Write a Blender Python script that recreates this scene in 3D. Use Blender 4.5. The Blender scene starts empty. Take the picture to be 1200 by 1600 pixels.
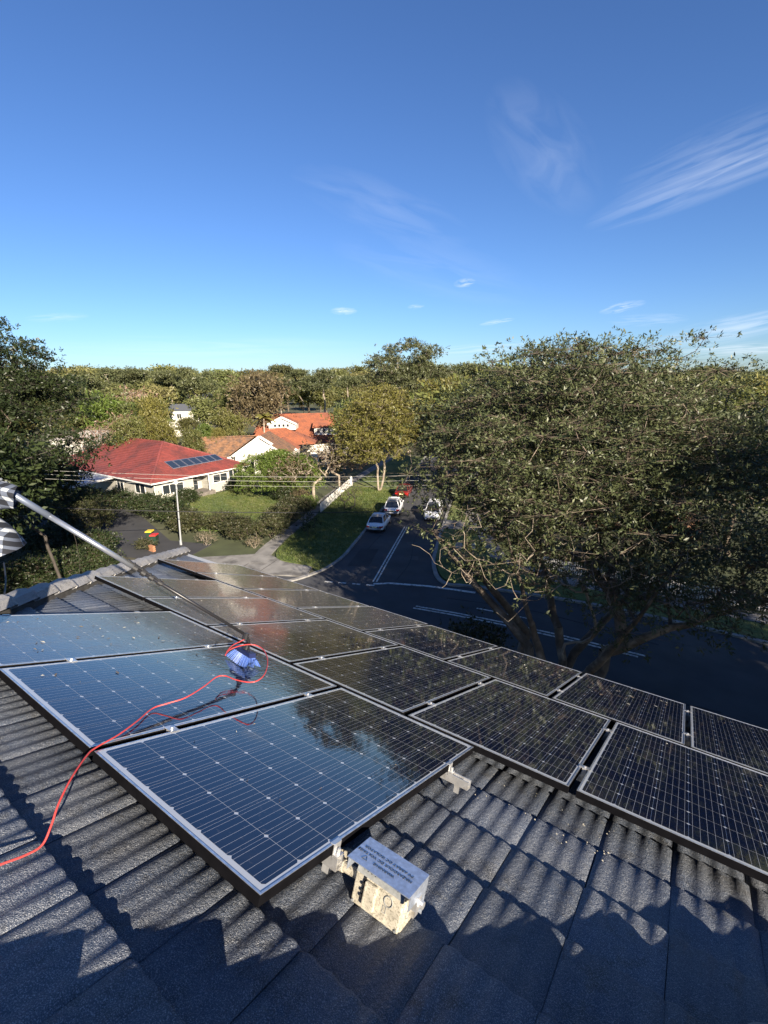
import bpy, bmesh, math, random
import numpy as np
from mathutils import Vector, Matrix
random.seed(7); RNG = np.random.default_rng(7)
SC = bpy.context.scene
COL = SC.collection
R_ = math.radians

# ---------------------------------------------------------------- camera, sky, sun, exposure
CAMM = np.array([[0.8217692, 0.14241142, -0.55173759],
                 [0.56963429, -0.23006299, 0.78904233],
                 [-0.01456576, -0.96269933, -0.27018111]])      # columns: right, down, forward
CAM = np.array([5.00157, -0.62549, 1.43657])
FPX = 741.94                                                     # focal length in pixels of a 1200x1600 frame
cd = bpy.data.cameras.new('camera'); cam = bpy.data.objects.new('camera', cd); COL.objects.link(cam)
cd.sensor_fit = 'VERTICAL'; cd.sensor_height = 36; cd.lens = FPX * 36 / 1600
cd.clip_start = 0.05; cd.clip_end = 9000
mw = Matrix.Identity(4)
for i in range(3):
    mw[i][0] = CAMM[i][0]; mw[i][1] = -CAMM[i][1]; mw[i][2] = -CAMM[i][2]; mw[i][3] = CAM[i]
cam.matrix_world = mw
SC.camera = cam

SUN_EL, SUN_PH = R_(23.5), R_(62)
sdir = Vector((math.cos(SUN_EL) * math.sin(SUN_PH), -math.cos(SUN_EL) * math.cos(SUN_PH), math.sin(SUN_EL)))
sl = bpy.data.lights.new('sun', 'SUN'); sl.energy = 5.0; sl.angle = R_(0.5); sl.color = (1.0, 0.87, 0.70)
so = bpy.data.objects.new('sun', sl); COL.objects.link(so)
so.rotation_euler = (-sdir).to_track_quat('-Z', 'Y').to_euler()
so.location = (60, -30, 60)

W = bpy.data.worlds.new('World'); SC.world = W; W.use_nodes = True
wn, wl = W.node_tree.nodes, W.node_tree.links
wn.clear()
def wnode(t, **kw):
    n = wn.new(t)
    for k, v in kw.items(): setattr(n, k, v)
    return n
def wmath(op, a, b=None, c=None, clamp=False):
    n = wnode('ShaderNodeMath', operation=op, use_clamp=clamp)
    for i, x in enumerate((a, b, c)):
        if x is None: continue
        if isinstance(x, (int, float)): n.inputs[i].default_value = x
        else: wl.new(x, n.inputs[i])
    return n.outputs[0]
sky = wnode('ShaderNodeTexSky', sky_type='NISHITA')
sky.sun_disc = False; sky.sun_elevation = SUN_EL; sky.sun_rotation = math.atan2(sdir.x, sdir.y)
sky.altitude = 60; sky.air_density = 1.0; sky.dust_density = 0.2; sky.ozone_density = 4.0
tcw = wnode('ShaderNodeTexCoord')
def ray(px, py):
    d = np.array([(px - 600) / FPX, (py - 800) / FPX, 1.0]); d = CAMM @ d
    return d / np.linalg.norm(d)
def wdot(v):
    n = wnode('ShaderNodeVectorMath', operation='DOT_PRODUCT'); wl.new(tcw.outputs['Generated'], n.inputs[0])
    n.inputs[1].default_value = tuple(float(q) for q in v); return n.outputs['Value']
total = None
# thin cirrus: centre, a point along the streak, half width px, opacity, streak scale, streakiness
clouds = [((1130, 268), (1230, 228), 210, 36, .14, 3, .55), ((1120, 235), (1230, 190), 150, 42, .06, 6, .7),
          ((850, 235), (905, 300), 120, 60, .055, 3, .1), ((600, 325), (700, 362), 150, 38, .055, 3, .2),
          ((680, 420), (800, 450), 170, 42, .045, 3, .3), ((537, 486), (557, 486), 22, 6, .42, 3, .1),
          ((726, 442), (742, 440), 18, 7, .35, 3, .1), ((650, 479), (662, 478), 14, 4, .22, 3, .1),
          ((776, 503), (800, 499), 28, 4, .30, 5, .2), ((972, 480), (1000, 474), 34, 8, .30, 4, .3),
          ((90, 496), (130, 494), 46, 7, .14, 4, .3), ((1010, 500), (1060, 498), 60, 10, .14, 4, .3),
          ((1150, 512), (1210, 500), 120, 22, .22, 6, .6), ((760, 545), (830, 540), 110, 10, .16, 6, .4),
          ((1180, 545), (1240, 542), 120, 12, .30, 5, .5), ((350, 545), (450, 545), 260, 22, .08, 4, .4),
          ((1500, 150), (1640, 110), 260, 60, .25, 6, .6), ((-350, 250), (-200, 300), 240, 60, .12, 5, .5)]
for (c0, c1, ra, rb, op, sc_, sk) in clouds:
    d0 = ray(*c0); d1 = ray(*c1); ax = d1 - d0 * (d1 @ d0); ax /= np.linalg.norm(ax); ay = np.cross(d0, ax)
    z = wmath('MAXIMUM', wdot(d0), 0.02)
    # angular size from pixels, measured along the ray's own tangent plane
    k = FPX / (1.0 / float((CAMM.T @ d0)[2])) ** 1.0
    kk = FPX / float((CAMM.T @ d0)[2])
    x = wmath('DIVIDE', wdot(ax), z); y = wmath('DIVIDE', wdot(ay), z)
    xs = wmath('MULTIPLY', x, kk / ra); ys = wmath('MULTIPLY', y, kk / rb)
    comb = wnode('ShaderNodeCombineXYZ'); wl.new(xs, comb.inputs[0])
    wl.new(wmath('MULTIPLY', ys, 1.0 + sk * 2.2), comb.inputs[1])
    nz = wnode('ShaderNodeTexNoise'); nz.inputs['Scale'].default_value = 1.1 + sc_ * .1; nz.inputs['Detail'].default_value = 6
    nz.inputs['Distortion'].default_value = .5; nz.noise_dimensions = '2D'
    off = wnode('ShaderNodeVectorMath', operation='ADD'); wl.new(comb.outputs[0], off.inputs[0]); off.inputs[1].default_value = (c0[0] * .013, c0[1] * .017, 0)
    wl.new(off.outputs[0], nz.inputs['Vector'])
    r2 = wmath('ADD', wmath('MULTIPLY', xs, xs), wmath('MULTIPLY', ys, ys))
    g = wmath('SUBTRACT', 1.0, wmath('SQRT', r2), clamp=True)
    g = wmath('POWER', g, 0.8)
    nn = wmath('MULTIPLY', wmath('SUBTRACT', nz.outputs[0], 0.34), 3.2, clamp=True)
    m = wmath('MULTIPLY', wmath('MULTIPLY', g, nn), op * 1.6)
    total = m if total is None else wmath('ADD', total, m, clamp=True)
mix = wnode('ShaderNodeMix', data_type='RGBA'); wl.new(total, mix.inputs['Factor'])
hsv = wnode('ShaderNodeVectorMath', operation='MULTIPLY'); hsv.inputs[1].default_value = (.58, .73, .98)
wl.new(sky.outputs[0], hsv.inputs[0])
wl.new(hsv.outputs[0], mix.inputs['A']); mix.inputs['B'].default_value = (7.5, 7.9, 8.6, 1)
bg = wnode('ShaderNodeBackground'); bg.inputs['Strength'].default_value = 0.050
wl.new(mix.outputs['Result'], bg.inputs['Color'])
wo = wnode('ShaderNodeOutputWorld'); wl.new(bg.outputs[0], wo.inputs['Surface'])
SC.view_settings.view_transform = 'Standard'; SC.view_settings.look = 'None'
SC.view_settings.exposure = 1.65; SC.view_settings.gamma = 1.0
try: SC.view_settings.use_curve_mapping = False
except Exception: pass
SC.render.engine = 'CYCLES'
SC.cycles.max_bounces = 8; SC.cycles.diffuse_bounces = 3; SC.cycles.transparent_max_bounces = 8

# ---------------------------------------------------------------- coordinates
SL = R_(22.268); CS, SN = math.cos(SL), math.sin(SL)
GZ = CAM[2] - 15.0                                               # ground level
def P(u, v, h=0.0):                                              # roof plane coordinates -> world (h = 0 is the panel glass)
    return np.array([u, v * CS + h * SN, -v * SN + h * CS])
def on_z(px, py, z):
    d = ray(px, py); t = (z - CAM[2]) / d[2]; return CAM + t * d
def on_plane(px, py, h):                                         # where a ray meets the roof-parallel plane h
    d = ray(px, py); n = np.array([0, SN, CS]); t = (h - CAM @ n) / (d @ n); p = CAM + t * d
    return p
def at(px, py, dist):                                            # point at horizontal distance dist
    d = ray(px, py); return CAM + d * dist / math.hypot(d[0], d[1])
def proj(p):
    q = CAMM.T @ (np.asarray(p, float) - CAM); return 600 + FPX * q[0] / q[2], 800 + FPX * q[1] / q[2], q[2]

# ---------------------------------------------------------------- materials
def new_mat(name):
    m = bpy.data.materials.new(name); m.use_nodes = True
    nt = m.node_tree; b = nt.nodes['Principled BSDF']; return m, nt, b
def col4(c): return (c[0], c[1], c[2], 1.0)
def mk(name, c, rough=.6, metal=0., var=0., vscale=3., bump=0., bscale=20., objvar=0., c2=None, c2scale=2., c2lo=.45, c2hi=.65, spec=.5, coord='Object', detail=4):
    m, nt, b = new_mat(name); N, L = nt.nodes, nt.links
    b.inputs['Roughness'].default_value = rough; b.inputs['Metallic'].default_value = metal
    b.inputs['Specular IOR Level'].default_value = spec
    tc = N.new('ShaderNodeTexCoord'); cur = None
    rgb = N.new('ShaderNodeRGB'); rgb.outputs[0].default_value = col4(c); cur = rgb.outputs[0]
    if c2 is not None:
        n = N.new('ShaderNodeTexNoise'); n.inputs['Scale'].default_value = c2scale; n.inputs['Detail'].default_value = detail
        L.new(tc.outputs[coord], n.inputs['Vector'])
        mr = N.new('ShaderNodeMapRange'); mr.inputs['From Min'].default_value = c2lo; mr.inputs['From Max'].default_value = c2hi
        L.new(n.outputs[0], mr.inputs['Value'])
        mx = N.new('ShaderNodeMix'); mx.data_type = 'RGBA'; L.new(mr.outputs[0], mx.inputs['Factor'])
        L.new(cur, mx.inputs['A']); mx.inputs['B'].default_value = col4(c2); cur = mx.outputs['Result']
    if var or objvar:
        hs = N.new('ShaderNodeHueSaturation'); L.new(cur, hs.inputs['Color'])
        val = None
        if var:
            n = N.new('ShaderNodeTexNoise'); n.inputs['Scale'].default_value = vscale; n.inputs['Detail'].default_value = detail
            L.new(tc.outputs[coord], n.inputs['Vector'])
            mr = N.new('ShaderNodeMapRange'); mr.inputs['From Min'].default_value = .3; mr.inputs['From Max'].default_value = .7
            mr.inputs['To Min'].default_value = 1 - var; mr.inputs['To Max'].default_value = 1 + var
            L.new(n.outputs[0], mr.inputs['Value']); val = mr.outputs[0]
        if objvar:
            oi = N.new('ShaderNodeObjectInfo'); mr = N.new('ShaderNodeMapRange')
            mr.inputs['To Min'].default_value = 1 - objvar; mr.inputs['To Max'].default_value = 1 + objvar
            L.new(oi.outputs['Random'], mr.inputs['Value'])
            if val is None: val = mr.outputs[0]
            else:
                mm = N.new('ShaderNodeMath'); mm.operation = 'MULTIPLY'; L.new(val, mm.inputs[0]); L.new(mr.outputs[0], mm.inputs[1]); val = mm.outputs[0]
        L.new(val, hs.inputs['Value']); cur = hs.outputs[0]
    L.new(cur, b.inputs['Base Color'])
    if bump:
        n = N.new('ShaderNodeTexNoise'); n.inputs['Scale'].default_value = bscale; n.inputs['Detail'].default_value = 3
        L.new(tc.outputs[coord], n.inputs['Vector'])
        bp = N.new('ShaderNodeBump'); bp.inputs['Strength'].default_value = min(1, bump); bp.inputs['Distance'].default_value = .5 / bscale
        L.new(n.outputs[0], bp.inputs['Height']); L.new(bp.outputs[0], b.inputs['Normal'])
    return m

def leaf_mat(name, c1, c2, trans=.35, rough=.45, objvar=.15, scale=1.5, spec=.35, hue=0.0):
    m, nt, b = new_mat(name); N, L = nt.nodes, nt.links
    tc = N.new('ShaderNodeTexCoord')
    n = N.new('ShaderNodeTexNoise'); n.inputs['Scale'].default_value = scale; n.inputs['Detail'].default_value = 6; n.inputs['Roughness'].default_value = .75
    L.new(tc.outputs['Object'], n.inputs['Vector'])
    mr = N.new('ShaderNodeMapRange'); mr.inputs['From Min'].default_value = .32; mr.inputs['From Max'].default_value = .68
    L.new(n.outputs[0], mr.inputs['Value'])
    mx = N.new('ShaderNodeMix'); mx.data_type = 'RGBA'; L.new(mr.outputs[0], mx.inputs['Factor'])
    mx.inputs['A'].default_value = col4(c1); mx.inputs['B'].default_value = col4(c2)
    hs = N.new('ShaderNodeHueSaturation'); L.new(mx.outputs['Result'], hs.inputs['Color'])
    oi = N.new('ShaderNodeObjectInfo'); r1 = N.new('ShaderNodeMapRange')
    r1.inputs['To Min'].default_value = 1 - objvar; r1.inputs['To Max'].default_value = 1 + objvar
    L.new(oi.outputs['Random'], r1.inputs['Value']); L.new(r1.outputs[0], hs.inputs['Value'])
    if hue:
        r2 = N.new('ShaderNodeMapRange'); r2.inputs['To Min'].default_value = .5 - hue; r2.inputs['To Max'].default_value = .5 + hue * .6
        fr = N.new('ShaderNodeMath'); fr.operation = 'FRACT'; ml = N.new('ShaderNodeMath'); ml.operation = 'MULTIPLY'; ml.inputs[1].default_value = 7.31
        L.new(oi.outputs['Random'], ml.inputs[0]); L.new(ml.outputs[0], fr.inputs[0]); L.new(fr.outputs[0], r2.inputs['Value']); L.new(r2.outputs[0], hs.inputs['Hue'])
    cur = hs.outputs[0]
    L.new(cur, b.inputs['Base Color']); b.inputs['Roughness'].default_value = rough; b.inputs['Specular IOR Level'].default_value = spec
    tr = N.new('ShaderNodeBsdfTranslucent'); L.new(cur, tr.inputs['Color'])
    ms = N.new('ShaderNodeMixShader'); ms.inputs[0].default_value = trans
    L.new(b.outputs[0], ms.inputs[1]); L.new(tr.outputs[0], ms.inputs[2])
    L.new(ms.outputs[0], N['Material Output'].inputs['Surface'])
    return m

M = {}
def tile_material(name, base, warm, stain):
    """sand-faced concrete tile: speckle, soft stains and lichen, coarse relief"""
    m, nt, b = new_mat(name); N, L = nt.nodes, nt.links
    geo = N.new('ShaderNodeNewGeometry'); oi = N.new('ShaderNodeObjectInfo')
    def noise(s, d=4, r=.6):
        n = N.new('ShaderNodeTexNoise'); n.inputs['Scale'].default_value = s; n.inputs['Detail'].default_value = d; n.inputs['Roughness'].default_value = r
        L.new(geo.outputs['Position'], n.inputs['Vector']); return n.outputs[0]
    def rng(x, a, b_, c=0., d=1.):
        r = N.new('ShaderNodeMapRange'); r.inputs['From Min'].default_value = a; r.inputs['From Max'].default_value = b_
        r.inputs['To Min'].default_value = c; r.inputs['To Max'].default_value = d; L.new(x, r.inputs['Value']); return r.outputs[0]
    def mixc(f, a, b_):
        x = N.new('ShaderNodeMix'); x.data_type = 'RGBA'; L.new(f, x.inputs['Factor'])
        for s, v in (('A', a), ('B', b_)):
            if isinstance(v, tuple): x.inputs[s].default_value = col4(v)
            else: L.new(v, x.inputs[s])
        return x.outputs['Result']
    c = mixc(rng(noise(3.2), .35, .65), base, warm)
    c = mixc(rng(noise(7, 7, .75), .53, .66, 0, .85), c, stain)
    c = mixc(rng(noise(17, 5, .7), .64, .70, 0, .45), c, (.17, .175, .15))
    c = mixc(rng(noise(300, 2, .5), .5, .70, 0, .7), c, (.40, .41, .42))
    c = mixc(rng(noise(420, 2, .5), .56, .7, 0, .8), c, (.02, .02, .022))
    hs = N.new('ShaderNodeHueSaturation'); L.new(c, hs.inputs['Color']); L.new(rng(oi.outputs['Random'], 0, 1, .78, 1.2), hs.inputs['Value'])
    L.new(hs.outputs[0], b.inputs['Base Color'])
    b.inputs['Roughness'].default_value = .52; b.inputs['Specular IOR Level'].default_value = .6
    ad = N.new('ShaderNodeMath'); ad.operation = 'MULTIPLY_ADD'; L.new(noise(60, 4), ad.inputs[0]); ad.inputs[1].default_value = 1.6; L.new(noise(260, 2), ad.inputs[2])
    bp = N.new('ShaderNodeBump'); bp.inputs['Strength'].default_value = 1.0; bp.inputs['Distance'].default_value = .0048
    L.new(ad.outputs[0], bp.inputs['Height']); L.new(bp.outputs[0], b.inputs['Normal'])
    return m
M['tile'] = tile_material('concrete_tile', (.041, .060, .098), (.080, .092, .114), (.028, .030, .033))

def glassy(name, c, bus=False):
    """cells and backing sheet under glass: sharp where washed, dusty where not"""
    m, nt, b = new_mat(name); N, L = nt.nodes, nt.links
    geo = N.new('ShaderNodeNewGeometry'); tc = N.new('ShaderNodeTexCoord')
    sep = N.new('ShaderNodeSeparateXYZ'); L.new(geo.outputs['Position'], sep.inputs[0])
    def mth(op, a, b_=None, c_=None, clamp=False):
        n = N.new('ShaderNodeMath'); n.operation = op; n.use_clamp = clamp
        for i, x in enumerate((a, b_, c_)):
            if x is None: continue
            if isinstance(x, (int, float)): n.inputs[i].default_value = x
            else: L.new(x, n.inputs[i])
        return n.outputs[0]
    def noise(s, d=4, r=.6, sc=(1, 1, 1)):
        mp = N.new('ShaderNodeMapping'); mp.inputs['Scale'].default_value = sc; L.new(geo.outputs['Position'], mp.inputs[0])
        n = N.new('ShaderNodeTexNoise'); n.inputs['Scale'].default_value = s; n.inputs['Detail'].default_value = d; n.inputs['Roughness'].default_value = r
        L.new(mp.outputs[0], n.inputs['Vector']); return n.outputs[0]
    def rng(x, a, b_, c_=0., d=1.):
        r = N.new('ShaderNodeMapRange'); r.inputs['From Min'].default_value = a; r.inputs['From Max'].default_value = b_
        r.inputs['To Min'].default_value = c_; r.inputs['To Max'].default_value = d; L.new(x, r.inputs['Value']); return r.outputs[0]
    # washing has reached x + 0.35 y > 2.6 (plus ragged edge); beyond it the dust film stays
    edge = mth('ADD', mth('ADD', sep.outputs[0], mth('MULTIPLY', sep.outputs[1], -.05)), mth('MULTIPLY', mth('SUBTRACT', noise(2.2), .5), 1.3))
    dust = rng(edge, 1.6, 2.25, 1.0, 0.0)
    speck = rng(noise(60, 2, .5), .66, .70)
    wet = mth('SUBTRACT', 1.0, dust)
    dd = mth('MULTIPLY', dust, rng(noise(14, 6, .8), .3, .75, .5, 1.0))
    rgb = N.new('ShaderNodeRGB'); rgb.outputs[0].default_value = col4(c); cur = rgb.outputs[0]
    if bus:
        s2 = N.new('ShaderNodeSeparateXYZ'); L.new(tc.outputs['Object'], s2.inputs[0])
        fx = mth('ABSOLUTE', mth('SUBTRACT', mth('FRACT', mth('ADD', mth('DIVIDE', s2.outputs[0], .0312), 100.5)), .5))
        line = mth('LESS_THAN', fx, .017)
        # stays inside the five busbars
        inside = mth('LESS_THAN', mth('ABSOLUTE', s2.outputs[0]), .066)
        ln = mth('MULTIPLY', line, inside)
        mx = N.new('ShaderNodeMix'); mx.data_type = 'RGBA'; L.new(ln, mx.inputs['Factor']); L.new(cur, mx.inputs['A']); mx.inputs['B'].default_value = (.40, .42, .45, 1); cur = mx.outputs['Result']
    film = N.new('ShaderNodeMix'); film.data_type = 'RGBA'
    L.new(mth('ADD', mth('MULTIPLY', dd, .20), mth('MULTIPLY', speck, mth('ADD', mth('MULTIPLY', dust, .25), .05))), film.inputs['Factor'])
    L.new(cur, film.inputs['A']); film.inputs['B'].default_value = (.40, .37, .33, 1)
    L.new(film.outputs['Result'], b.inputs['Base Color'])
    L.new(mth('ADD', mth('MULTIPLY', dd, .24), .012), b.inputs['Roughness'])
    b.inputs['IOR'].default_value = 1.5; b.inputs['Specular IOR Level'].default_value = .5
    b.inputs['Coat Weight'].default_value = .35; b.inputs['Coat Roughness'].default_value = .01
    # film of water: faint ripples, stronger in a band next to the brush
    dx = mth('SUBTRACT', sep.outputs[0], 2.55); dy = mth('SUBTRACT', sep.outputs[1], 1.55)
    r2 = mth('SQRT', mth('ADD', mth('MULTIPLY', dx, dx), mth('MULTIPLY', dy, dy)))
    band = rng(r2, .15, .9, 1.0, 0.0)
    rip = mth('MULTIPLY', noise(38, 3, .6, (1, .45, 1)), mth('ADD', mth('MULTIPLY', band, .0026), .00025))
    drops = mth('MULTIPLY', rng(noise(120, 1, .5), .6, .75), .0003)
    hgt = mth('ADD', rip, mth('MULTIPLY', drops, dust))
    bp = N.new('ShaderNodeBump'); bp.inputs['Strength'].default_value = .55; bp.inputs['Distance'].default_value = 1.0
    L.new(hgt, bp.inputs['Height']); L.new(bp.outputs[0], b.inputs['Normal']); L.new(bp.outputs[0], b.inputs['Coat Normal'])
    return m
M['cell'] = glassy('solar_cell_glass', (.004, .008, .026), bus=True)
M['backsheet'] = glassy('backing_sheet_glass', (.44, .47, .50))
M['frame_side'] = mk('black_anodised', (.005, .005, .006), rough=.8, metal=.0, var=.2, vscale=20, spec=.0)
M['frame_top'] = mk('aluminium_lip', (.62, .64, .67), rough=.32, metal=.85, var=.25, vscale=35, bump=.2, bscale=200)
M['alu'] = mk('mill_aluminium', (.70, .70, .69), rough=.36, metal=.8, var=.15, vscale=25, c2=(.42, .40, .36), c2scale=18, c2lo=.55, c2hi=.7)
M['pole_metal'] = mk('pole_aluminium', (.42, .45, .50), rough=.35, metal=.8, var=.12, vscale=18)
M['pole_black'] = mk('black_carbon', (.015, .015, .017), rough=.38)
M['black_rubber'] = mk('black_rubber', (.012, .012, .013), rough=.6)
M['hose_red'] = mk('red_hose', (.46, .05, .045), rough=.42, var=.12, vscale=12)
M['bristle_blue'] = mk('blue_bristle', (.05, .11, .38), rough=.5, var=.35, vscale=90)
M['bristle_navy'] = mk('navy_block', (.01, .016, .06), rough=.4)
M['lid'] = mk('galvanised_lid', (.50, .56, .66), rough=.34, metal=.75, var=.18, vscale=60, bump=.35, bscale=320)
M['box'] = mk('cream_box_plastic', (.36, .335, .27), rough=.6, c2=(.17, .155, .12), c2scale=170, c2lo=.50, c2hi=.66, var=.3, vscale=38, detail=8)
M['box_grey'] = mk('grey_plastic', (.20, .21, .21), rough=.5, var=.2, vscale=60)
M['ink'] = mk('dark_print', (.03, .045, .075), rough=.6)
M['hipcap'] = tile_material('cap_tile', (.20, .20, .205), (.26, .25, .235), (.10, .095, .09))
M['mortar'] = mk('pointing_mortar', (.05, .048, .045), rough=.9, bump=.6, bscale=90, var=.3, vscale=12)
M['asphalt'] = mk('asphalt', (.043, .045, .050), rough=.85, var=.22, vscale=.5, bump=.3, bscale=60, c2=(.075, .072, .066), c2scale=.16, c2lo=.52, c2hi=.72)
M['asphalt_worn'] = mk('worn_asphalt', (.062, .062, .062), rough=.9, var=.25, vscale=1.2, bump=.3, bscale=50)
M['asphalt2'] = mk('old_asphalt', (.030, .031, .034), rough=.9, var=.2, vscale=.6, bump=.3, bscale=50)
M['concrete'] = mk('path_concrete', (.19, .185, .175), rough=.85, var=.2, vscale=.9, c2=(.085, .082, .078), c2scale=.8, c2lo=.48, c2hi=.66, bump=.2, bscale=30)
M['kerb'] = mk('kerb_concrete', (.22, .215, .205), rough=.85, var=.25, vscale=1.5)
M['paint'] = mk('road_paint', (.56, .56, .53), rough=.6, c2=(.16, .16, .16), c2scale=5, c2lo=.5, c2hi=.66)
M['grass'] = mk('lawn', (.070, .100, .022), rough=.95, c2=(.145, .150, .042), c2scale=.55, c2lo=.42, c2hi=.66, var=.3, vscale=9, bump=.8, bscale=14)
M['earth'] = mk('garden_earth', (.06, .055, .03), rough=.95, c2=(.04, .055, .02), c2scale=.4, var=.3, vscale=2, bump=.5, bscale=6)
M['ground'] = mk('suburb_ground', (.045, .055, .022), rough=.95, c2=(.075, .07, .045), c2scale=.06, var=.3, vscale=.5)
M['blade'] = leaf_mat('grass_blades', (.06, .10, .02), (.13, .15, .04), trans=.3, scale=.5)
M['bark'] = mk('grey_brown_bark', (.10, .078, .058), rough=.9, var=.35, vscale=3, bump=.8, bscale=9, c2=(.21, .17, .13), c2scale=1.6, c2lo=.5, c2hi=.65)
M['bark_pale'] = mk('pale_bark', (.26, .22, .17), rough=.85, var=.3, vscale=2.5, bump=.4, bscale=10, c2=(.13, .10, .075), c2scale=1.2)
M['bark_dark'] = mk('dark_bark', (.05, .042, .035), rough=.9, var=.3, vscale=2)
M['leaf_big'] = leaf_mat('leaf_olive', (.022, .036, .015), (.108, .120, .052), trans=.20, scale=1.3, spec=.35)
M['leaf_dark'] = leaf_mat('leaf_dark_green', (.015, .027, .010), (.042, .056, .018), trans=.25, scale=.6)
M['leaf_yellow'] = leaf_mat('leaf_yellow_green', (0.130, 0.130, 0.028), (0.200, 0.180, 0.055), trans=.4, scale=.5)
M['leaf_gum'] = leaf_mat('leaf_gum', (0.060, 0.077, 0.033), (0.119, 0.125, 0.056), trans=.25, scale=.4)
M['leaf_mid'] = leaf_mat('leaf_mid_green', (0.069, 0.094, 0.025), (0.144, 0.150, 0.050), trans=.35, scale=.5, objvar=.28, hue=.035)
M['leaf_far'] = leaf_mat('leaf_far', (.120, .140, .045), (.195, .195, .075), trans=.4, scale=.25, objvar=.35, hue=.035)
M['leaf_hedge'] = leaf_mat('leaf_hedge', (.070, .120, .020), (.140, .180, .042), trans=.4, scale=.7)
M['leaf_brown'] = leaf_mat('leaf_russet', (.095, .078, .040), (.150, .118, .066), trans=.35, scale=.6)
M['leaf_pink'] = leaf_mat('leaf_pinkish', (0.213, 0.119, 0.081), (0.288, 0.188, 0.131), trans=.35, scale=.6)
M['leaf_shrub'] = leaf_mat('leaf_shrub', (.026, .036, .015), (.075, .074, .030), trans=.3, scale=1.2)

# ---------------------------------------------------------------- mesh building
class MB:
    def __init__(s): s.v = []; s.f = []; s.m = []; s.n = 0
    def add(s, verts, faces, mat=0):
        b = s.n; s.v.append(np.asarray(verts, float).reshape(-1, 3)); s.n += len(s.v[-1])
        for f in faces: s.f.append(tuple(b + i for i in f)); s.m.append(mat)
        return s
    def hexa(s, c8, mat=0):      # 8 corners: bottom 0-3 ccw, top 4-7
        return s.add(c8, [(3, 2, 1, 0), (4, 5, 6, 7), (0, 1, 5, 4), (1, 2, 6, 5), (2, 3, 7, 6), (3, 0, 4, 7)], mat)
    def box(s, lo, hi, mat=0, fn=None):
        x0, y0, z0 = lo; x1, y1, z1 = hi
        c = [(x0, y0, z0), (x1, y0, z0), (x1, y1, z0), (x0, y1, z0), (x0, y0, z1), (x1, y0, z1), (x1, y1, z1), (x0, y1, z1)]
        if fn: c = [fn(*p) for p in c]
        return s.hexa(c, mat)
    def beam(s, a, b, w, h, mat=0, up=(0, 0, 1)):
        a = np.array(a, float); b = np.array(b, float); d = b - a; d /= np.linalg.norm(d)
        r = np.cross(d, up); r /= max(1e-9, np.linalg.norm(r)); q = np.cross(r, d)
        c = []
        for e in (-1, 1):
            for (p, sgn) in ((a, -1), (a, 1), (b, 1), (b, -1)):
                c.append(p + r * sgn * w / 2 + q * e * h / 2)
        return s.hexa(c, mat)
    def tube(s, pts, rad, n=8, mat=0, cap=True):
        pts = [np.array(p, float) for p in pts]
        if isinstance(rad, (int, float)): rad = [rad] * len(pts)
        rings = []; ref = None
        for i, p in enumerate(pts):
            t = pts[min(i + 1, len(pts) - 1)] - pts[max(i - 1, 0)]; t /= max(1e-9, np.linalg.norm(t))
            if ref is None: ref = np.array([0, 0, 1.]) if abs(t[2]) < .9 else np.array([1., 0, 0])
            x = ref - t * (ref @ t); x /= max(1e-9, np.linalg.norm(x)); ref = x; y = np.cross(t, x)
            rings.append([p + rad[i] * (math.cos(2 * math.pi * k / n) * x + math.sin(2 * math.pi * k / n) * y) for k in range(n)])
        v = [q for r in rings for q in r]; f = []
        for i in range(len(pts) - 1):
            for k in range(n):
                f.append((i * n + k, i * n + (k + 1) % n, (i + 1) * n + (k + 1) % n, (i + 1) * n + k))
        if cap: f.append(tuple(range(n - 1, -1, -1))); f.append(tuple((len(pts) - 1) * n + k for k in range(n)))
        return s.add(v, f, mat)
    def mesh(s, name, mats, origin=(0, 0, 0), smooth=False):
        me = bpy.data.meshes.new(name)
        V = np.concatenate(s.v) - np.array(origin, float) if s.v else np.zeros((0, 3))
        me.from_pydata(V.tolist(), [], s.f)
        if not isinstance(mats, (list, tuple)): mats = [mats]
        for m in mats: me.materials.append(m)
        if len(mats) > 1: me.polygons.foreach_set('material_index', s.m)
        if smooth: me.polygons.foreach_set('use_smooth', [True] * len(s.f))
        me.update(); return me
    def build(s, name, mats, parent=None, origin=None, smooth=False):
        if origin is None: origin = worigin(parent)
        return link(bpy.data.objects.new(name, s.mesh(name, mats, origin, smooth)), parent, origin if parent is None else None)
def worigin(o):
    v = np.zeros(3)
    while o is not None: v += np.array(o.location); o = o.parent
    return v
def link(o, parent=None, loc=None):
    COL.objects.link(o)
    if parent is not None: o.parent = parent
    if loc is not None: o.location = tuple(float(q) for q in loc)
    return o
def tag(o, label=None, cat=None, group=None, kind=None):
    if label: o['label'] = label
    if cat: o['category'] = cat
    if group: o['group'] = group
    if kind: o['kind'] = kind
    return o
def thing(name, label, cat, loc, group=None):
    o = bpy.data.objects.new(name, None); o.empty_display_size = .2; link(o, None, loc)
    return tag(o, label, cat, group)
def fastmesh(name, V, F, mats, midx=None, smooth=False):
    """V (n,3), F (m,k) arrays, k constant"""
    me = bpy.data.meshes.new(name); k = F.shape[1]
    me.vertices.add(len(V)); me.vertices.foreach_set('co', np.ascontiguousarray(V, np.float32).ravel())
    me.loops.add(F.size); me.loops.foreach_set('vertex_index', np.ascontiguousarray(F, np.int32).ravel())
    me.polygons.add(len(F)); me.polygons.foreach_set('loop_start', np.arange(0, F.size, k, dtype=np.int32))
    for m in (mats if isinstance(mats, (list, tuple)) else [mats]): me.materials.append(m)
    if midx is not None: me.polygons.foreach_set('material_index', midx)
    if smooth: me.polygons.foreach_set('use_smooth', np.ones(len(F), bool))
    me.update(calc_edges=True); return me
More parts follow.
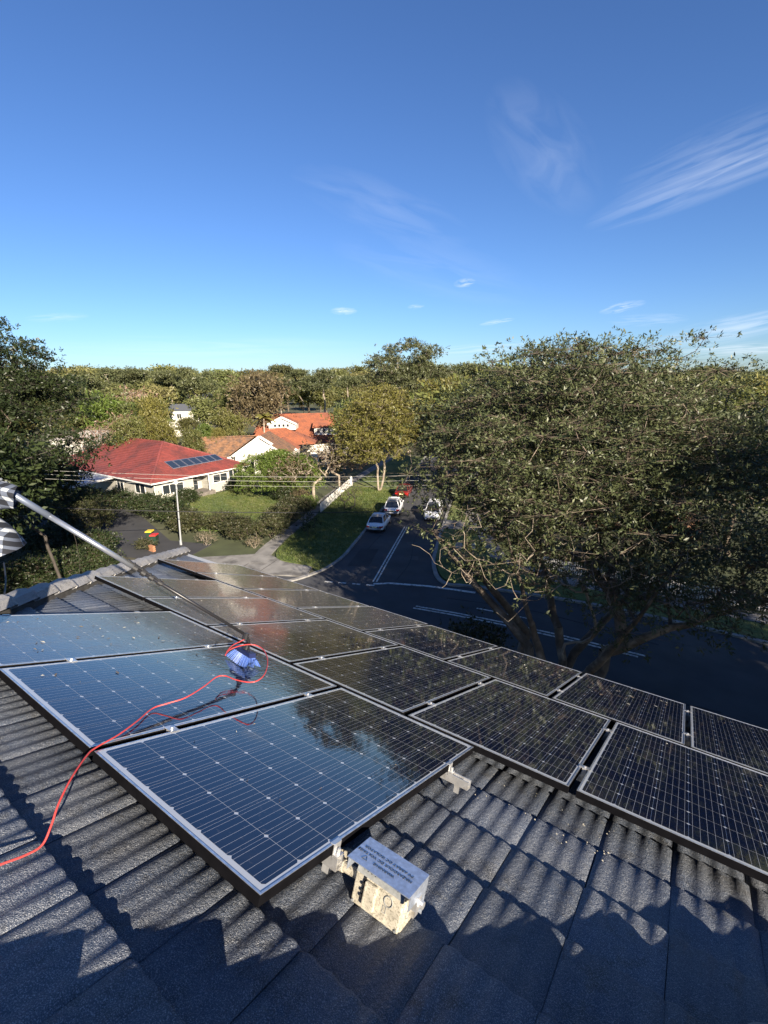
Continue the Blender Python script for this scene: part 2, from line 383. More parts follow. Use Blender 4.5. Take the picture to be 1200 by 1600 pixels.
def copy_tree(o, parent=None):
    c = o.copy(); COL.objects.link(c); c.parent = parent
    for ch in [x for x in o.children]: copy_tree(ch, c)
    return c

# ================================================================ THE SETTING
def sheet(name, pts, z, m, kind='structure', label=None):
    me = bpy.data.meshes.new(name); me.from_pydata([(p[0], p[1], z) for p in pts], [], [tuple(range(len(pts)))])
    me.materials.append(m); o = bpy.data.objects.new(name, me); COL.objects.link(o); o['kind'] = kind
    return o
def slab(name, pts, z0, z1, m, kind='structure'):
    n = len(pts); v = [(p[0], p[1], z0) for p in pts] + [(p[0], p[1], z1) for p in pts]
    a = sum(pts[i][0] * pts[(i + 1) % n][1] - pts[(i + 1) % n][0] * pts[i][1] for i in range(n))
    if a < 0: pts = pts[::-1]; v = [(p[0], p[1], z0) for p in pts] + [(p[0], p[1], z1) for p in pts]
    f = [tuple(range(n, 2 * n))] + [(i, (i + 1) % n, n + (i + 1) % n, n + i) for i in range(n)]
    me = bpy.data.meshes.new(name); me.from_pydata(v, [], f); me.materials.append(m)
    o = bpy.data.objects.new(name, me); COL.objects.link(o); o['kind'] = kind; return o
G = float(GZ)
# ground: one sheet out to the horizon, rising into low hills far off
def ground():
    n = 90; r = np.concatenate([[0], np.geomspace(8, 7000, n - 1)]); na = 96
    V = []; 
    for i in range(n):
        for k in range(na):
            a = 2 * math.pi * k / na; x = r[i] * math.cos(a); y = r[i] * math.sin(a)
            d = r[i]; z = G
            if d > 150:
                z += (d - 150) * .004 * (1 + .5 * math.sin(a * 3 + 1)) * min(1, (d - 150) / 400)
            if d > 2500: z += 24 * min(1, (d - 2500) / 1200) * (1 + .35 * math.sin(a * 11) + .25 * math.sin(a * 23 + 2) + .1 * math.sin(a * 61))
            if d > 5000: z -= (d - 5000) * .02
            V.append((x, y, z))
    F = [(i * na + k, (i + 1) * na + k, (i + 1) * na + (k + 1) % na, i * na + (k + 1) % na) for i in range(n - 1) for k in range(na)]
    me = fastmesh('ground', np.array(V), np.array(F), M['ground'], smooth=True)
    o = bpy.data.objects.new('ground', me); COL.objects.link(o); o['kind'] = 'structure'
ground()

# street that runs away from us: axis direction A, right-hand normal B
A = np.array([-.383, .924]); B = np.array([.924, .383]); O0 = np.array([-14.8, 26.2])
def st(s, t): p = O0 + A * s + B * t; return (float(p[0]), float(p[1]))
def curve_pts(ctrl, n=8):
    out = []
    c = [np.array(p, float) for p in ctrl]
    for i in range(len(c) - 1):
        p0 = c[max(i - 1, 0)]; p1 = c[i]; p2 = c[i + 1]; p3 = c[min(i + 2, len(c) - 1)]
        for k in range(n):
            t = k / n
            out.append(.5 * ((2 * p1) + (-p0 + p2) * t + (2 * p0 - 5 * p1 + 4 * p2 - p3) * t * t + (-p0 + 3 * p1 - 3 * p2 + p3) * t ** 3))
    out.append(c[-1]); return out
side_road = sheet('side_road', [st(-1.2, -3.85), st(-1.2, 3.75), st(140, 3.75), st(140, -3.85)], G + .012, M['asphalt'])
far_edge = curve_pts([(60, 33.5), (30, 30.5), (10, 31.5), (0, 31.2), (-8, 29.6), (-14, 26.9), (-20.6, 24.0), (-26, 21.5), (-31, 18.5), (-35, 12), (-38, 2), (-40, -12)])
near_edge = curve_pts([(-31, -12), (-29, 0), (-26, 7), (-22, 12), (-14, 15.5), (-4, 18.3), (6, 19.2), (30, 19.5), (60, 22)])
slab_pts = [tuple(p) for p in far_edge] + [tuple(p) for p in near_edge]
sheet('main_road', slab_pts, G + .008, M['asphalt'])
# flared mouth of the side road
mouth = curve_pts([st(9, -3.85), st(4.5, -3.95), st(1.0, -5.0), st(-1.2, -7.4)], 6) + curve_pts([st(-1.4, 7.6), st(1.0, 5.1), st(4.5, 3.95), st(9, 3.75)], 6)
sheet('road_mouth', [tuple(p) for p in mouth], G + .016, M['asphalt'])
def ribbon(name, pts, w, z0, z1, m, kind='structure'):
    mb = MB(); pts = [np.array(p[:2], float) for p in pts]; L_ = []; Rr = []
    for i, p in enumerate(pts):
        t = pts[min(i + 1, len(pts) - 1)] - pts[max(i - 1, 0)]; t /= np.linalg.norm(t); n = np.array([-t[1], t[0]])
        L_.append(p + n * w / 2); Rr.append(p - n * w / 2)
    n = len(pts); v = [(*p, z1) for p in L_] + [(*p, z1) for p in Rr] + [(*p, z0) for p in L_] + [(*p, z0) for p in Rr]; f = []
    for i in range(n - 1):
        f += [(n + i, n + i + 1, i + 1, i), (2 * n + i, i, i + 1, 2 * n + i + 1), (n + i, 3 * n + i, 3 * n + i + 1, n + i + 1)]
    f += [(0, 2 * n, 3 * n, n), (n - 1, 2 * n - 1, 4 * n - 1, 3 * n - 1)]
    mb.add(v, f); o = mb.build(name, m); o['kind'] = kind; return o
def paint_line(pts, w, name='road_marking'): return ribbon(name, pts, w, G + .014, G + .026, M['paint'])
for t in (-.13, .13): paint_line([st(s, t) for s in (.3, 4, 8, 12, 14.5)], .12)
for k in range(4):                                                # give-way dashes to the left
    a = -3.6 + k * 1.1 - .2; paint_line([st(-.35, a), st(-.35, a + .62)], .16)
paint_line([st(-.1, .0), st(.25, 1.2), st(.25, 4.2), st(-.25, 7.6)], .26)
for dy in (0, .32): paint_line([(x, y + dy) for x, y in ((-10.2, 24.4), (-7.5, 25.0), (-4.5, 25.5), (-1, 25.9), (1.8, 26.1), (3.2 + dy, 26.2))], .14)
paint_line([(-6.6, 26.7), (-5.4, 26.9), (-3, 27.2)], .12)

for k, (s0, s1_, t0, t1) in enumerate(((3.0, 7.4, -3.0, -1.2), (9.2, 10.6, .9, 3.1), (16, 21, -1.6, .4), (5.2, 6.3, 1.2, 2.6))):
    sheet('asphalt_patch', [st(s0, t0), st(s0 + .15, t1), st(s1_, t1 - .1), st(s1_ - .1, t0 + .05)], G + .018, M['asphalt2'] if k % 2 == 0 else M['asphalt_worn'])
for pts in ([st(-.9, -2.2), st(2.0, -1.7), st(6, -2.3), st(13, -1.9)], [st(1, 1.6), st(5, 2.0), st(11, 1.5), st(19, 1.9)], [(-12, 21.5), (-6, 22.6), (1, 22.4), (7, 23.3)], [(-9, 27.0), (-3, 28.4), (4, 28.2)]):
    ribbon('tar_seam', curve_pts(pts, 5), .07, G + .010, G + .021, M['asphalt2'])
# kerbs, verges, footpath
kl = curve_pts([st(120, -3.95), st(60, -3.95), st(20, -3.95), st(9, -3.95), st(4.5, -4.05), st(1.0, -5.1), st(-1.3, -7.6), (-26.2, 21.7), (-31.1, 18.7), (-35.2, 12), (-38.2, 2), (-40.2, -12)], 8)
ribbon('kerb', kl, .32, G - .1, G + .13, M['kerb'])
kr = curve_pts([st(120, 3.85), st(60, 3.85), st(20, 3.85), st(9, 3.85), st(4.5, 4.05), st(1.0, 5.2), (-7.6, 29.9), (0, 31.4), (10, 31.7), (30, 30.7), (60, 33.7)], 8)
ribbon('kerb', kr, .32, G - .1, G + .13, M['kerb'])
ribbon('kerb', near_edge, .32, G - .1, G + .13, M['kerb'])
vl = [tuple(p) for p in kl]
fp_in = [(-28.2, 25.9), (-31.9, 37.4), (-38.5, 50.3), st(60, -11)]
verge = [p for p in vl if p[1] > 23.2 and p[1] < 84] + [(-25.3, 25.2), (-26.9, 28.3), (-30.4, 37.0), (-37.0, 50.3), st(60, -9.4)]
vp = curve_pts([st(60, -4.05), st(20, -4.05), st(9, -4.05), st(4.5, -4.15), st(1.4, -5.0), (-21.2, 26.0), (-24.3, 25.6), (-26.2, 27.0), (-28.4, 31.0), (-30.5, 36.3), (-36.6, 48.8), st(60, -9.4)], 6)
slab('verge', [tuple(p) for p in vp], G - .05, G + .14, M['grass'])
fpath = [(-25.4, 24.6), (-27.2, 28.0), (-30.9, 36.5), (-37.0, 49.0), st(60, -9.6)]
ribbon('footpath', curve_pts([(-25.6, 24.0), (-27.9, 28.0), (-31.4, 36.5), (-37.4, 49.0), st(60, -10.3)], 5), 1.5, G - .05, G + .10, M['concrete'])
slab('concrete_apron', [(-21.0, 26.1), (-20.0, 24.3), (-22.8, 22.9), (-26.3, 21.6), (-30.5, 20.0), (-31.2, 22.0), (-28.3, 24.6), (-26.6, 26.2), (-24.4, 25.7)], G - .05, G + .085, M['concrete'])
for a, b in (((-25.5, 22.0), (-26.8, 25.6)), ((-23.8, 22.6), (-24.6, 25.5))): ribbon('apron_joint', [a, b], .06, G, G + .09, M['mortar'])
slab('driveway', [(-31.2, 19.5), (-33, 25), (-37.5, 23.5), (-48, 26.6), (-60, 27.5), (-60, 19), (-44, 16.8), (-38, 17)], G - .05, G + .06, M['asphalt2'])
slab('lawn', [(-32.6, 29.6), (-33.5, 36.5), (-36.5, 42.0), (-50, 45.5), (-50.4, 30), (-46, 27.4), (-38, 27.0)], G - .05, G + .2, M['grass'])
slab('verge', [tuple(p) for p in curve_pts([st(60, 4), st(20, 4), st(9, 4), st(4.5, 4.3), st(1.2, 5.6), (-6.6, 30.4), (0, 31.6), (10, 31.9), (30, 30.9), (60, 34)], 6)] + [(60, 37), (-3, 34.4), (-6, 35.4), st(60, 7.4)], G - .05, G + .14, M['grass'])
ribbon('footpath', [(50, 35.6), (9.5, 34.9), (-4, 34.2), (-9, 36.4), st(20, 6.6), st(60, 6.6)], 1.4, G - .05, G + .17, M['concrete'])
slab('driveway', [st(14.2, 4), st(17.2, 4), st(17.2, 12), st(14.2, 12)], G - .05, G + .19, M['concrete'])
slab('garden_bed', [(-85, -12), (-40.6, -12), (-38.6, 2), (-35.6, 12), (-32, 18.4), (-33, 19.6), (-44, 16.4), (-60, 18.6), (-85, 18)], G - .05, G + .16, M['earth'])
slab('garden_bed', [(60, 21), (30, 19.2), (6, 18.9), (-4, 18), (-14, 15.2), (-22, 11.6), (-25.6, 7), (-28.6, 0), (-30, -10), (60, -10)], G - .05, G + .15, M['earth'])

# ================================================================ OUR ROOF
TW, TG, TH = .3033, .352, -.142                                   # tile cover width, gauge, height of butt crest below glass
U0, V0 = 3.606, .818
def hipL(v): return .88 - v * .955                                # u of the left hip at v
def hipR(v): return 4.80 + v * .84
house = thing('tiled_house', 'house whose slate grey concrete tile hip roof fills the foreground under the solar panels', 'house', P(2.9, 5.25, -.3) * np.array([1, 1, 0]) + np.array([0, 0, G]))
HO = worigin(house)
def wave(x): return .0036 * math.cos(2 * math.pi * (x / .0758 - .5))
NU = 22
def tile_mesh():
    mb = MB(); us = [TW * (.003 + .994 * k / NU) for k in range(NU + 1)]
    vs = [-.055, .0, TG * .5, TG - .012, TG]
    def hh(u, v):
        e = 0.0
        if v >= TG - .001: e = -.006
        return -.041 + .041 * v / TG + wave(u) + e - (.004 if u > TW * .99 or u < TW * .01 else 0)
    V = []
    for v in vs: V += [(u, v, hh(u, v)) for u in us]
    n = NU + 1; F = [(i * n + k, i * n + k + 1, (i + 1) * n + k + 1, (i + 1) * n + k) for i in range(len(vs) - 1) for k in range(NU)]
    b = len(V); V += [(u, TG, hh(u, TG) - .037) for u in us]
    top = (len(vs) - 1) * n
    F += [(top + k, top + k + 1, b + k + 1, b + k) for k in range(NU)]
    for e in (0, NU):
        s0 = len(V); V += [(us[e], v, -.064 + .041 * v / TG) for v in vs]
        for i in range(len(vs) - 1):
            q = (i * n + e, (i + 1) * n + e, s0 + i + 1, s0 + i); F.append(q if e == NU else q[::-1])
    W_ = [P(u, v, h) for (u, v, h) in V]
    mb.add(W_, F); return mb
TM = tile_mesh(); tile_me = TM.mesh('roof_tile', M['tile'], (0, 0, 0), smooth=True)
# keep butt edges crisp
import bmesh as _b
bm = bmesh.new(); bm.from_mesh(tile_me)
for e in bm.edges:
    if len(e.link_faces) == 2 and e.calc_face_angle(0) > .7: e.smooth = False
bm.to_mesh(tile_me); bm.free()
rows_geom = [(0, 2.063 - .99 - .02, 4.106, 0., 1.647)]
panels_rects = []
PW, PL, PGU, PGV = .992, 1.647, .0395, .0411
def panel_uv(row, n):
    u = n * (PW + PGU) + PGU / 2 + (0, -1.5409, -3.0913)[row - 1]; v = (row - 1) * (PL + PGV); return u, v
PANELS = [(1, 1), (1, 2), (1, 3)] + [(2, n) for n in range(1, 7)] + [(3, n) for n in range(1, 9)]
def covered(u, v):
    for r, n in PANELS:
        a, b = panel_uv(r, n)
        if a + .12 < u < a + PW + PGU - .1 and b + .12 < v < b + PL + PGV - .1: return True
    return False
cand = []
for kv in range(-7, 13):
    v1 = V0 + TG * kv; v0 = v1 - TG
    for ku in range(-30, 20):
        u0 = U0 + TW * ku; uc, vc = u0 + TW / 2, (v0 + v1) / 2
        lo, hi = hipL(vc), hipR(vc)
        if uc < lo - .3 or uc > hi + .3 or vc < -2.2: continue
        cut = min(uc - lo, hi - uc) < .34
        x, y, z = proj(P(uc, vc, TH)); vis = z > .2 and -160 < x < 1360 and -100 < y < 1760 and not covered(uc, vc)
        size = (1 / z) if z > .2 else 0
        cand.append((vis and not cut, size, u0, v0, cut, (lo, hi)))
singles = sorted([c for c in cand if c[0]], key=lambda c: -c[1])[:298]
sset = {(c[2], c[3]) for c in singles}
for c in singles:
    o = bpy.data.objects.new('roof_tile', tile_me); link(o, house)
    o.location = tuple(P(c[2] + random.uniform(-.0015, .0015), c[3] + random.uniform(-.004, .004), TH + random.uniform(-.0015, .0015)) - HO)
    o.rotation_euler = (random.uniform(-.006, .006), random.uniform(-.006, .006), random.uniform(-.005, .005))
rest = MB(); base_v = np.concatenate(TM.v)
bmR = bmesh.new()
for c in cand:
    if (c[2], c[3]) in sset: continue
    sub = [ (b_v) for b_v in base_v ]
    off = P(c[2], c[3], TH)
    bmt = bmesh.new(); vs_ = [bmt.verts.new(tuple(p + off)) for p in base_v]
    for f in TM.f: bmt.faces.new([vs_[i] for i in f])
    if c[4]:                                                      # cut along the hip
        for (h0, h1, sg) in ((hipL, .04, 1), (hipR, -.04, -1)):
            a = P(h0(-2) + h1, -2); b = P(h0(5) + h1, 5); d = b - a; nrm = np.cross(d, np.array([0, SN, CS])); 
            if sg < 0: nrm = -nrm
            # keep the inner side
            mid = P(2.9, 2); 
            if (mid - a) @ nrm > 0: nrm = -nrm
            bmesh.ops.bisect_plane(bmt, geom=bmt.verts[:] + bmt.edges[:] + bmt.faces[:], plane_co=tuple(a), plane_no=tuple(nrm), clear_outer=True)
    me_ = bpy.data.meshes.new('tmp'); bmt.to_mesh(me_); bmt.free(); bmR.from_mesh(me_); bpy.data.meshes.remove(me_)
for f in bmR.faces: f.smooth = True
for v in bmR.verts: v.co -= Vector(HO)
me = bpy.data.meshes.new('tile_field'); bmR.to_mesh(me); bmR.free(); me.materials.append(M['tile'])
o = link(bpy.data.objects.new('tile_field', me), house); o['kind'] = 'stuff'
# sarking under the tiles, side slopes, ridge and building body
def side_slope(name, hip, sign):
    """the neighbouring roof slope that falls away past a hip (normal mirrored through 45 degrees in plan)"""
    mb = MB(); va, vb = -2.2, 5.2; nrow = 21
    V = []; NN = 160
    top = P(hip(va), va, TH - .03); bot = P(hip(vb), vb, TH - .03)
    # along-slope direction: horizontal = sign * x, falling at the same pitch
    fall = np.array([sign * CS, 0, -SN]); nr = np.array([sign * SN, 0, CS])
    run = abs(bot[0] - top[0]) / CS
    y_hi = top[1]; L0 = 9.0
    F = []
    for i in range(nrow + 1):
        for e in (0, 1):
            s = run * (i + (0 if e == 0 else .0)) / nrow
            yl = top[1] + (bot[1] - top[1]) * (s / run)
            for k in range(NN + 1):
                y = yl - (yl - (y_hi - L0)) * k / NN
                h = (.028 if e == 0 else 0) if i > 0 else 0
                V.append(np.array([top[0], 0, top[2]]) + fall * s + nr * (h + .0031 * math.cos(2 * math.pi * y / .0758)) + np.array([0, y, 0]))
    n = NN + 1
    for r in range(2 * nrow + 1):
        for k in range(NN): F.append((r * n + k, r * n + k + 1, (r + 1) * n + k + 1, (r + 1) * n + k)[::sign])
    mb.add(V, F); o = mb.build(name, M['tile'], house); o['kind'] = 'stuff'; return o
side_slope('side_tile_field', hipL, -1)
side_slope('side_tile_field', hipR, 1)
mb = MB(); mb.add([P(hipL(-2.15), -2.15, TH - .06), P(hipL(5.2), 5.2, TH - .06), P(hipR(5.2), 5.2, TH - .06), P(hipR(-2.15), -2.15, TH - .06)], [(0, 1, 2, 3)])
mb.build('sarking', M['pole_black'], house)
# hip cap tiles: short overlapping half rounds
def cap_mesh(L_=.43):
    mb = MB(); pr = [(-.13, -.012), (-.085, .048), (-.03, .074), (.03, .074), (.085, .048), (.13, -.012)]
    V = []; 
    for (y, s, dz) in ((0, .92, 0), (L_ - .02, 1.08, .034), (L_, 1.08, .030)):
        V += [(x * s, y, z * s + dz) for x, z in pr]
    V += [(x * .94, L_, z * .85 + .0) for x, z in pr]
    n = 6; F = [(i * n + k, (i + 1) * n + k, (i + 1) * n + k + 1, i * n + k + 1)[::-1] for i in range(3) for k in range(n - 1)]
    mb.add(V, F); return mb.mesh('hip_tile', M['hipcap'])
cap_me = cap_mesh()
def hip_caps(hip, vmin, vmax):
    a = P(hip(vmin), vmin, TH + .005); b = P(hip(vmax), vmax, TH + .005); d = b - a; L_ = np.linalg.norm(d); d /= L_
    x = np.cross(d, (0, 0, 1)); x /= np.linalg.norm(x); z = np.cross(x, d)
    n = int(L_ / .36)
    for i in range(n):
        o = bpy.data.objects.new('hip_tile', cap_me); link(o, house)
        p = a + d * (i * L_ / n) - HO; m = Matrix(((x[0], d[0], z[0], p[0]), (x[1], d[1], z[1], p[1]), (x[2], d[2], z[2], p[2]), (0, 0, 0, 1)))
        o.matrix_local = m @ Matrix.Rotation(random.uniform(-.015, .015), 4, 'Z')
    mb = MB(); mb.beam(a - z * .035, b - z * .035, .22, .06, up=z); mb.build('mortar_bed', M['mortar'], house)
hip_caps(hipL, -2.1, 5.25); hip_caps(hipR, -2.1, 5.25)
# eave: gutter and the walls below
e0, e1 = P(hipL(5.25) - .05, 5.25, TH - .05), P(hipR(5.25) + .05, 5.25, TH - .05)
mb = MB(); mb.beam(e0 + (0, .07, -.08), e1 + (0, .07, -.08), .13, .12); mb.build('gutter', mk('gutter_cream', (.30, .31, .32), rough=.4), house)
mb = MB(); x0, x1 = e0[0] + .6, e1[0] - .6; y1 = e0[1] - .55
mb.box((x0, y1 - 13, G), (x1, y1, e0[2] - .15)); mb.build('brick_wall', mk('brown_brick', (.20, .12, .08), rough=.9, var=.3, vscale=6), house)
mb = MB(); mb.box((x0 - .5, y1 - 13.5, e0[2] - .17), (x1 + .5, y1 + .5, e0[2] - .14)); mb.build('soffit', mk('soffit', (.5, .5, .48)), house)

# ---------------------------------------------------------------- solar panels
labels = {
 (1, 1): 'dusty solar panel cut by the left frame edge, behind the brush panel',
 (1, 2): 'sky blue reflecting solar panel under the brush and its red hose loop',
 (1, 3): 'nearest solar panel of all, beside the cream isolator box',
 (2, 1): 'farthest middle row panel, its edge over bare tiles left of the pole',
 (2, 2): 'dusty pinkish brown panel of the middle row crossed by the black part of the pole',
 (2, 3): 'rippling wet panel just beyond the brush in the middle row',
 (2, 4): 'black middle row panel full of tree reflections, touching the nearest panel',
 (2, 5): 'dark panel whose corner meets the bare rail end above the sunlit roof tiles',
 (2, 6): 'big dark panel at the lower right frame edge, over the black shaded tiles',
 (3, 1): 'farthest solar panel of all, its tip in front of the end of the hip tiles',
 (3, 2): 'second farthest panel of the outer row, grey with dust specks, right after the tip panel',
 (3, 3): 'third panel along the outer row, beside the give way dashes of the street',
 (3, 4): 'outer row panel with scattered white specks, fourth from the far tip',
 (3, 5): 'outer row panel right below the road line stubs, where dust gives way to dark glass',
 (3, 6): 'outer row panel in front of the big tree trunk, with a bright glint on it',
 (3, 7): 'outer row panel strewn with small leaves right of the tree trunk',
 (3, 8): 'outermost panel at the right frame edge beneath the dark shrub'}
CP = .1585; CH = .0783; ch = .0085
def cell_mesh():
    a = CH; b = a - ch; pts = [(a, b), (b, a), (-b, a), (-a, b), (-a, -b), (-b, -a), (b, -a), (a, -b)]
    # built in panel-local axes so that object x runs across the five busbars
    me = bpy.data.meshes.new('solar_cell'); me.from_pydata([(x, y, 0) for x, y in pts], [], [tuple(range(8))]); me.materials.append(M['cell']); return me
cell_me = cell_mesh()
def panel_meshes():
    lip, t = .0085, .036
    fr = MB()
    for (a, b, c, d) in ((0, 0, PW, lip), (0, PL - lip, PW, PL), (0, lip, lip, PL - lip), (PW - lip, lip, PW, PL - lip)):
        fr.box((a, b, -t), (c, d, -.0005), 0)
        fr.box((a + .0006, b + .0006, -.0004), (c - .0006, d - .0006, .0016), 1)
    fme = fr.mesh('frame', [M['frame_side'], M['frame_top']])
    bs = MB(); bs.add([(lip + .0003, lip + .0003, 0), (PW - lip - .0003, lip + .0003, 0), (PW - lip - .0003, PL - lip - .0003, 0), (lip + .0003, PL - lip - .0003, 0)], [(0, 1, 2, 3)])
    bme = bs.mesh('backing_sheet', M['backsheet'])
    un = MB(); un.add([(lip, lip, -.006), (PW - lip, lip, -.006), (PW - lip, PL - lip, -.006), (lip, PL - lip, -.006)], [(3, 2, 1, 0)])
    return fme, bme, un.mesh('underside', M['frame_side'])
fme, bme, ume = panel_meshes()
cx0 = (PW - 6 * CP) / 2 + CP / 2; cy0 = (PL - 10 * CP) / 2 + CP / 2
def make_panel():
    root = thing('solar_panel', 'x', 'solar panel', (0, 0, 0), 'solar panels on the near roof')
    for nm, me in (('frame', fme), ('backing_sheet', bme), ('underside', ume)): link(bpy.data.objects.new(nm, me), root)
    for i in range(6):
        for j in range(10):
            o = link(bpy.data.objects.new('solar_cell', cell_me), root); o.location = (cx0 + i * CP, cy0 + j * CP, .0004)
    return root
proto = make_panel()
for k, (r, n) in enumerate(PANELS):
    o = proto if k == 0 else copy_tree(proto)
    u, v = panel_uv(r, n); o['label'] = labels[(r, n)]
    o.location = tuple(P(u, v, 0) + (0, 0, random.uniform(-.001, .001)))
    o.rotation_euler = (-SL + random.uniform(-.0015, .0015), random.uniform(-.0015, .0015), 0)
# rails with clamps under each row
rail_labels = {(0, .36): 'aluminium rail under the nearest row, its end poking out by the isolator box',
               (0, 1.32): 'aluminium rail under the nearest row whose cut end juts over the sunlit tiles',
               (1, .36): 'aluminium rail near the upslope edge of the middle row', (1, 1.32): 'aluminium rail near the downslope edge of the middle row',
               (2, .36): 'aluminium rail near the upslope edge of the outer row', (2, 1.32): 'aluminium rail near the downslope edge of the outer row'}
for row in range(3):
    ns = [n for r, n in PANELS if r == row + 1]; ua = panel_uv(row + 1, ns[0])[0]; ub = panel_uv(row + 1, ns[-1])[0] + PW
    for dv in (.36, 1.32):
        vv = row * (PL + PGV) + dv; ra, rb = (ua - .05, ub + (.12 if row == 0 and dv > 1 else .03))
        rt = thing('mounting_rail', rail_labels[(row, dv)], 'rail', P(rb, vv, -.06), 'rails under the solar panels')
        mb = MB()
        mb.box((ra, vv - .02, -.078), (rb, vv - .014, -.038), 0, P); mb.box((ra, vv + .014, -.078), (rb, vv + .02, -.038), 0, P)
        mb.box((ra, vv - .0139, -.078), (rb, vv + .0139, -.072), 0, P); mb.box((ra, vv - .0139, -.056), (rb, vv + .0139, -.052), 0, P)
        mb.build('rail_extrusion', M['alu'], rt)
        for n in ns[:-1]:
            uc = panel_uv(row + 1, n)[0] + PW + PGU / 2
            c = MB(); c.box((uc - .032, vv - .022, .002), (uc + .032, vv + .022, .0045), 0, P); c.box((uc - .012, vv - .02, -.038), (uc + .012, vv + .02, .002), 0, P)
            c.tube([P(uc, vv, .0045), P(uc, vv, .011)], .0065, 6); c.build('clamp', M['alu'], rt)
        for ue in (ub, ua):
            sg = 1 if ue > ua else -1
            if row == 0 and sg > 0: ue = ub
            c = MB(); c.box((min(ue - sg * .011, ue + sg * .004), vv - .022, .002), (max(ue - sg * .011, ue + sg * .004), vv + .022, .0045), 0, P)
            c.box((min(ue + sg * .0035, ue + sg * .0065), vv - .02, -.05), (max(ue + sg * .0035, ue + sg * .0065), vv + .02, .0045), 0, P)
            c.box((min(ue + sg * .0065, ue + sg * .026), vv - .02, -.036), (max(ue + sg * .0065, ue + sg * .026), vv + .02, -.030), 0, P)
            c.tube([P(ue + sg * .016, vv, -.04), P(ue + sg * .016, vv, -.012)], .006, 6); c.build('end_clamp', M['alu'], rt)
        for uf in np.arange(ra + .06 if row else rb - .07, rb if row else rb + .01, 1.2):
            ft = MB(); ft.box((uf - .014, vv + .021, -.135), (uf + .014, vv + .025, -.06), 0, P); ft.build('roof_bracket', M['alu'], rt)

# ---------------------------------------------------------------- isolator box
ib = thing('isolator_box', 'weathered cream isolator box with warning lid, hung on the rail end beside the nearest panel', 'isolator', P(4.29, .42, -.16))
b0u, b1u, b0v, b1v = 4.195, 4.392, .372, .462
def bev_box(lo, hi, fn, bev=.006, seg=2):
    mb = MB(); mb.box(lo, hi); m0 = mb.mesh('t', M['box']); bm = bmesh.new(); bm.from_mesh(m0)
    bmesh.ops.bevel(bm, geom=bm.edges[:], offset=bev, segments=seg, affect='EDGES', profile=.6)
    V = [fn(*v.co) for v in bm.verts]; F = [tuple(v.index for v in f.verts) for f in bm.faces]; bm.free(); bpy.data.meshes.remove(m0)
    out = MB(); out.add(V, F); return out
def Pb(u, v, h):                                                  # box frame: leans a few degrees back
    dv = v - b0v; dh = h + .15; a = R_(4); return P(u, b0v + dv * math.cos(a) + dh * math.sin(a) * .6, -.15 + dh * math.cos(a) - dv * math.sin(a) * .3)
bev_box((b0u, b0v + .012, -.158), (b1u, b1v, -.022), Pb, .008).build('enclosure', M['box'], ib)
bev_box((b0u + .004, b0v, -.152), (b1u - .004, b0v + .0115, -.05), Pb, .004).build('front_cover', M['box'], ib)
q = MB(); q.hexa([Pb(*p) for p in ((b0u + .004, b0v - .001, -.052), (b1u - .004, b0v - .001, -.052), (b1u - .004, b0v + .012, -.052), (b0u + .004, b0v + .012, -.052),
                                    (b0u + .004, b0v + .008, -.021), (b1u - .004, b0v + .008, -.021), (b1u - .004, b0v + .030, -.019), (b0u + .004, b0v + .030, -.019))])
q.build('top_strip', M['box_grey'], ib)
bev_box((b0u + .05, b0v - .014, -.135), (b0u + .098, b0v + .001, -.056), Pb, .005).build('switch_cover', M['box'], ib)
q = MB(); q.box((b0u + .040, b0v - .004, -.125), (b0u + .048, b0v + .001, -.052), 0, Pb)
for hh_ in (-.075, -.095, -.112): q.tube([Pb(b0u + .042, b0v - .009, hh_), Pb(b0u + .042, b0v, hh_)], .006, 8)
q.build('latch', M['black_rubber'], ib)
q = MB()                                                          # raised ring and label window on the cover
ring = [Pb(b0u + .142 + .016 * math.cos(t), b0v - .002, -.078 + .016 * math.sin(t)) for t in np.linspace(0, 2 * math.pi, 17)]
q.tube(ring, .0016, 5, cap=False); q.build('dial_ring', M['box_grey'], ib)
q = MB()
for (a, b) in (((.126, -.118), (.126, -.098)), ((.138, -.118), (.138, -.098)), ((.126, -.118), (.138, -.118)), ((.126, -.098), (.138, -.098))):
    q.tube([Pb(b0u + a[0], b0v - .001, a[1]), Pb(b0u + b[0], b0v - .001, b[1])], .0009, 4)
q.build('window_rim', M['box_grey'], ib)
for (x, h) in ((.012, -.145), (.185, -.145), (.03, -.034), (.165, -.034), (.045, -.035), (.06, -.0352), (.075, -.0354)):
    q = MB(); vv = b0v - .004 if h < -.1 else b0v + .003
    q.tube([Pb(b0u + x, vv, h), Pb(b0u + x, vv + .008, h)], .0045 if h < -.1 else .003, 8); q.build('screw', M['box_grey'] if h < -.1 else M['black_rubber'], ib)
for h in (-.06, -.105):
    q = MB(); q.tube([Pb(b1u + .0005, b0v + .05 + .018 * math.cos(t), h + .018 * math.sin(t)) for t in np.linspace(0, 2 * math.pi, 17)], .0014, 5, cap=False); q.build('knockout', M['box_grey'], ib)
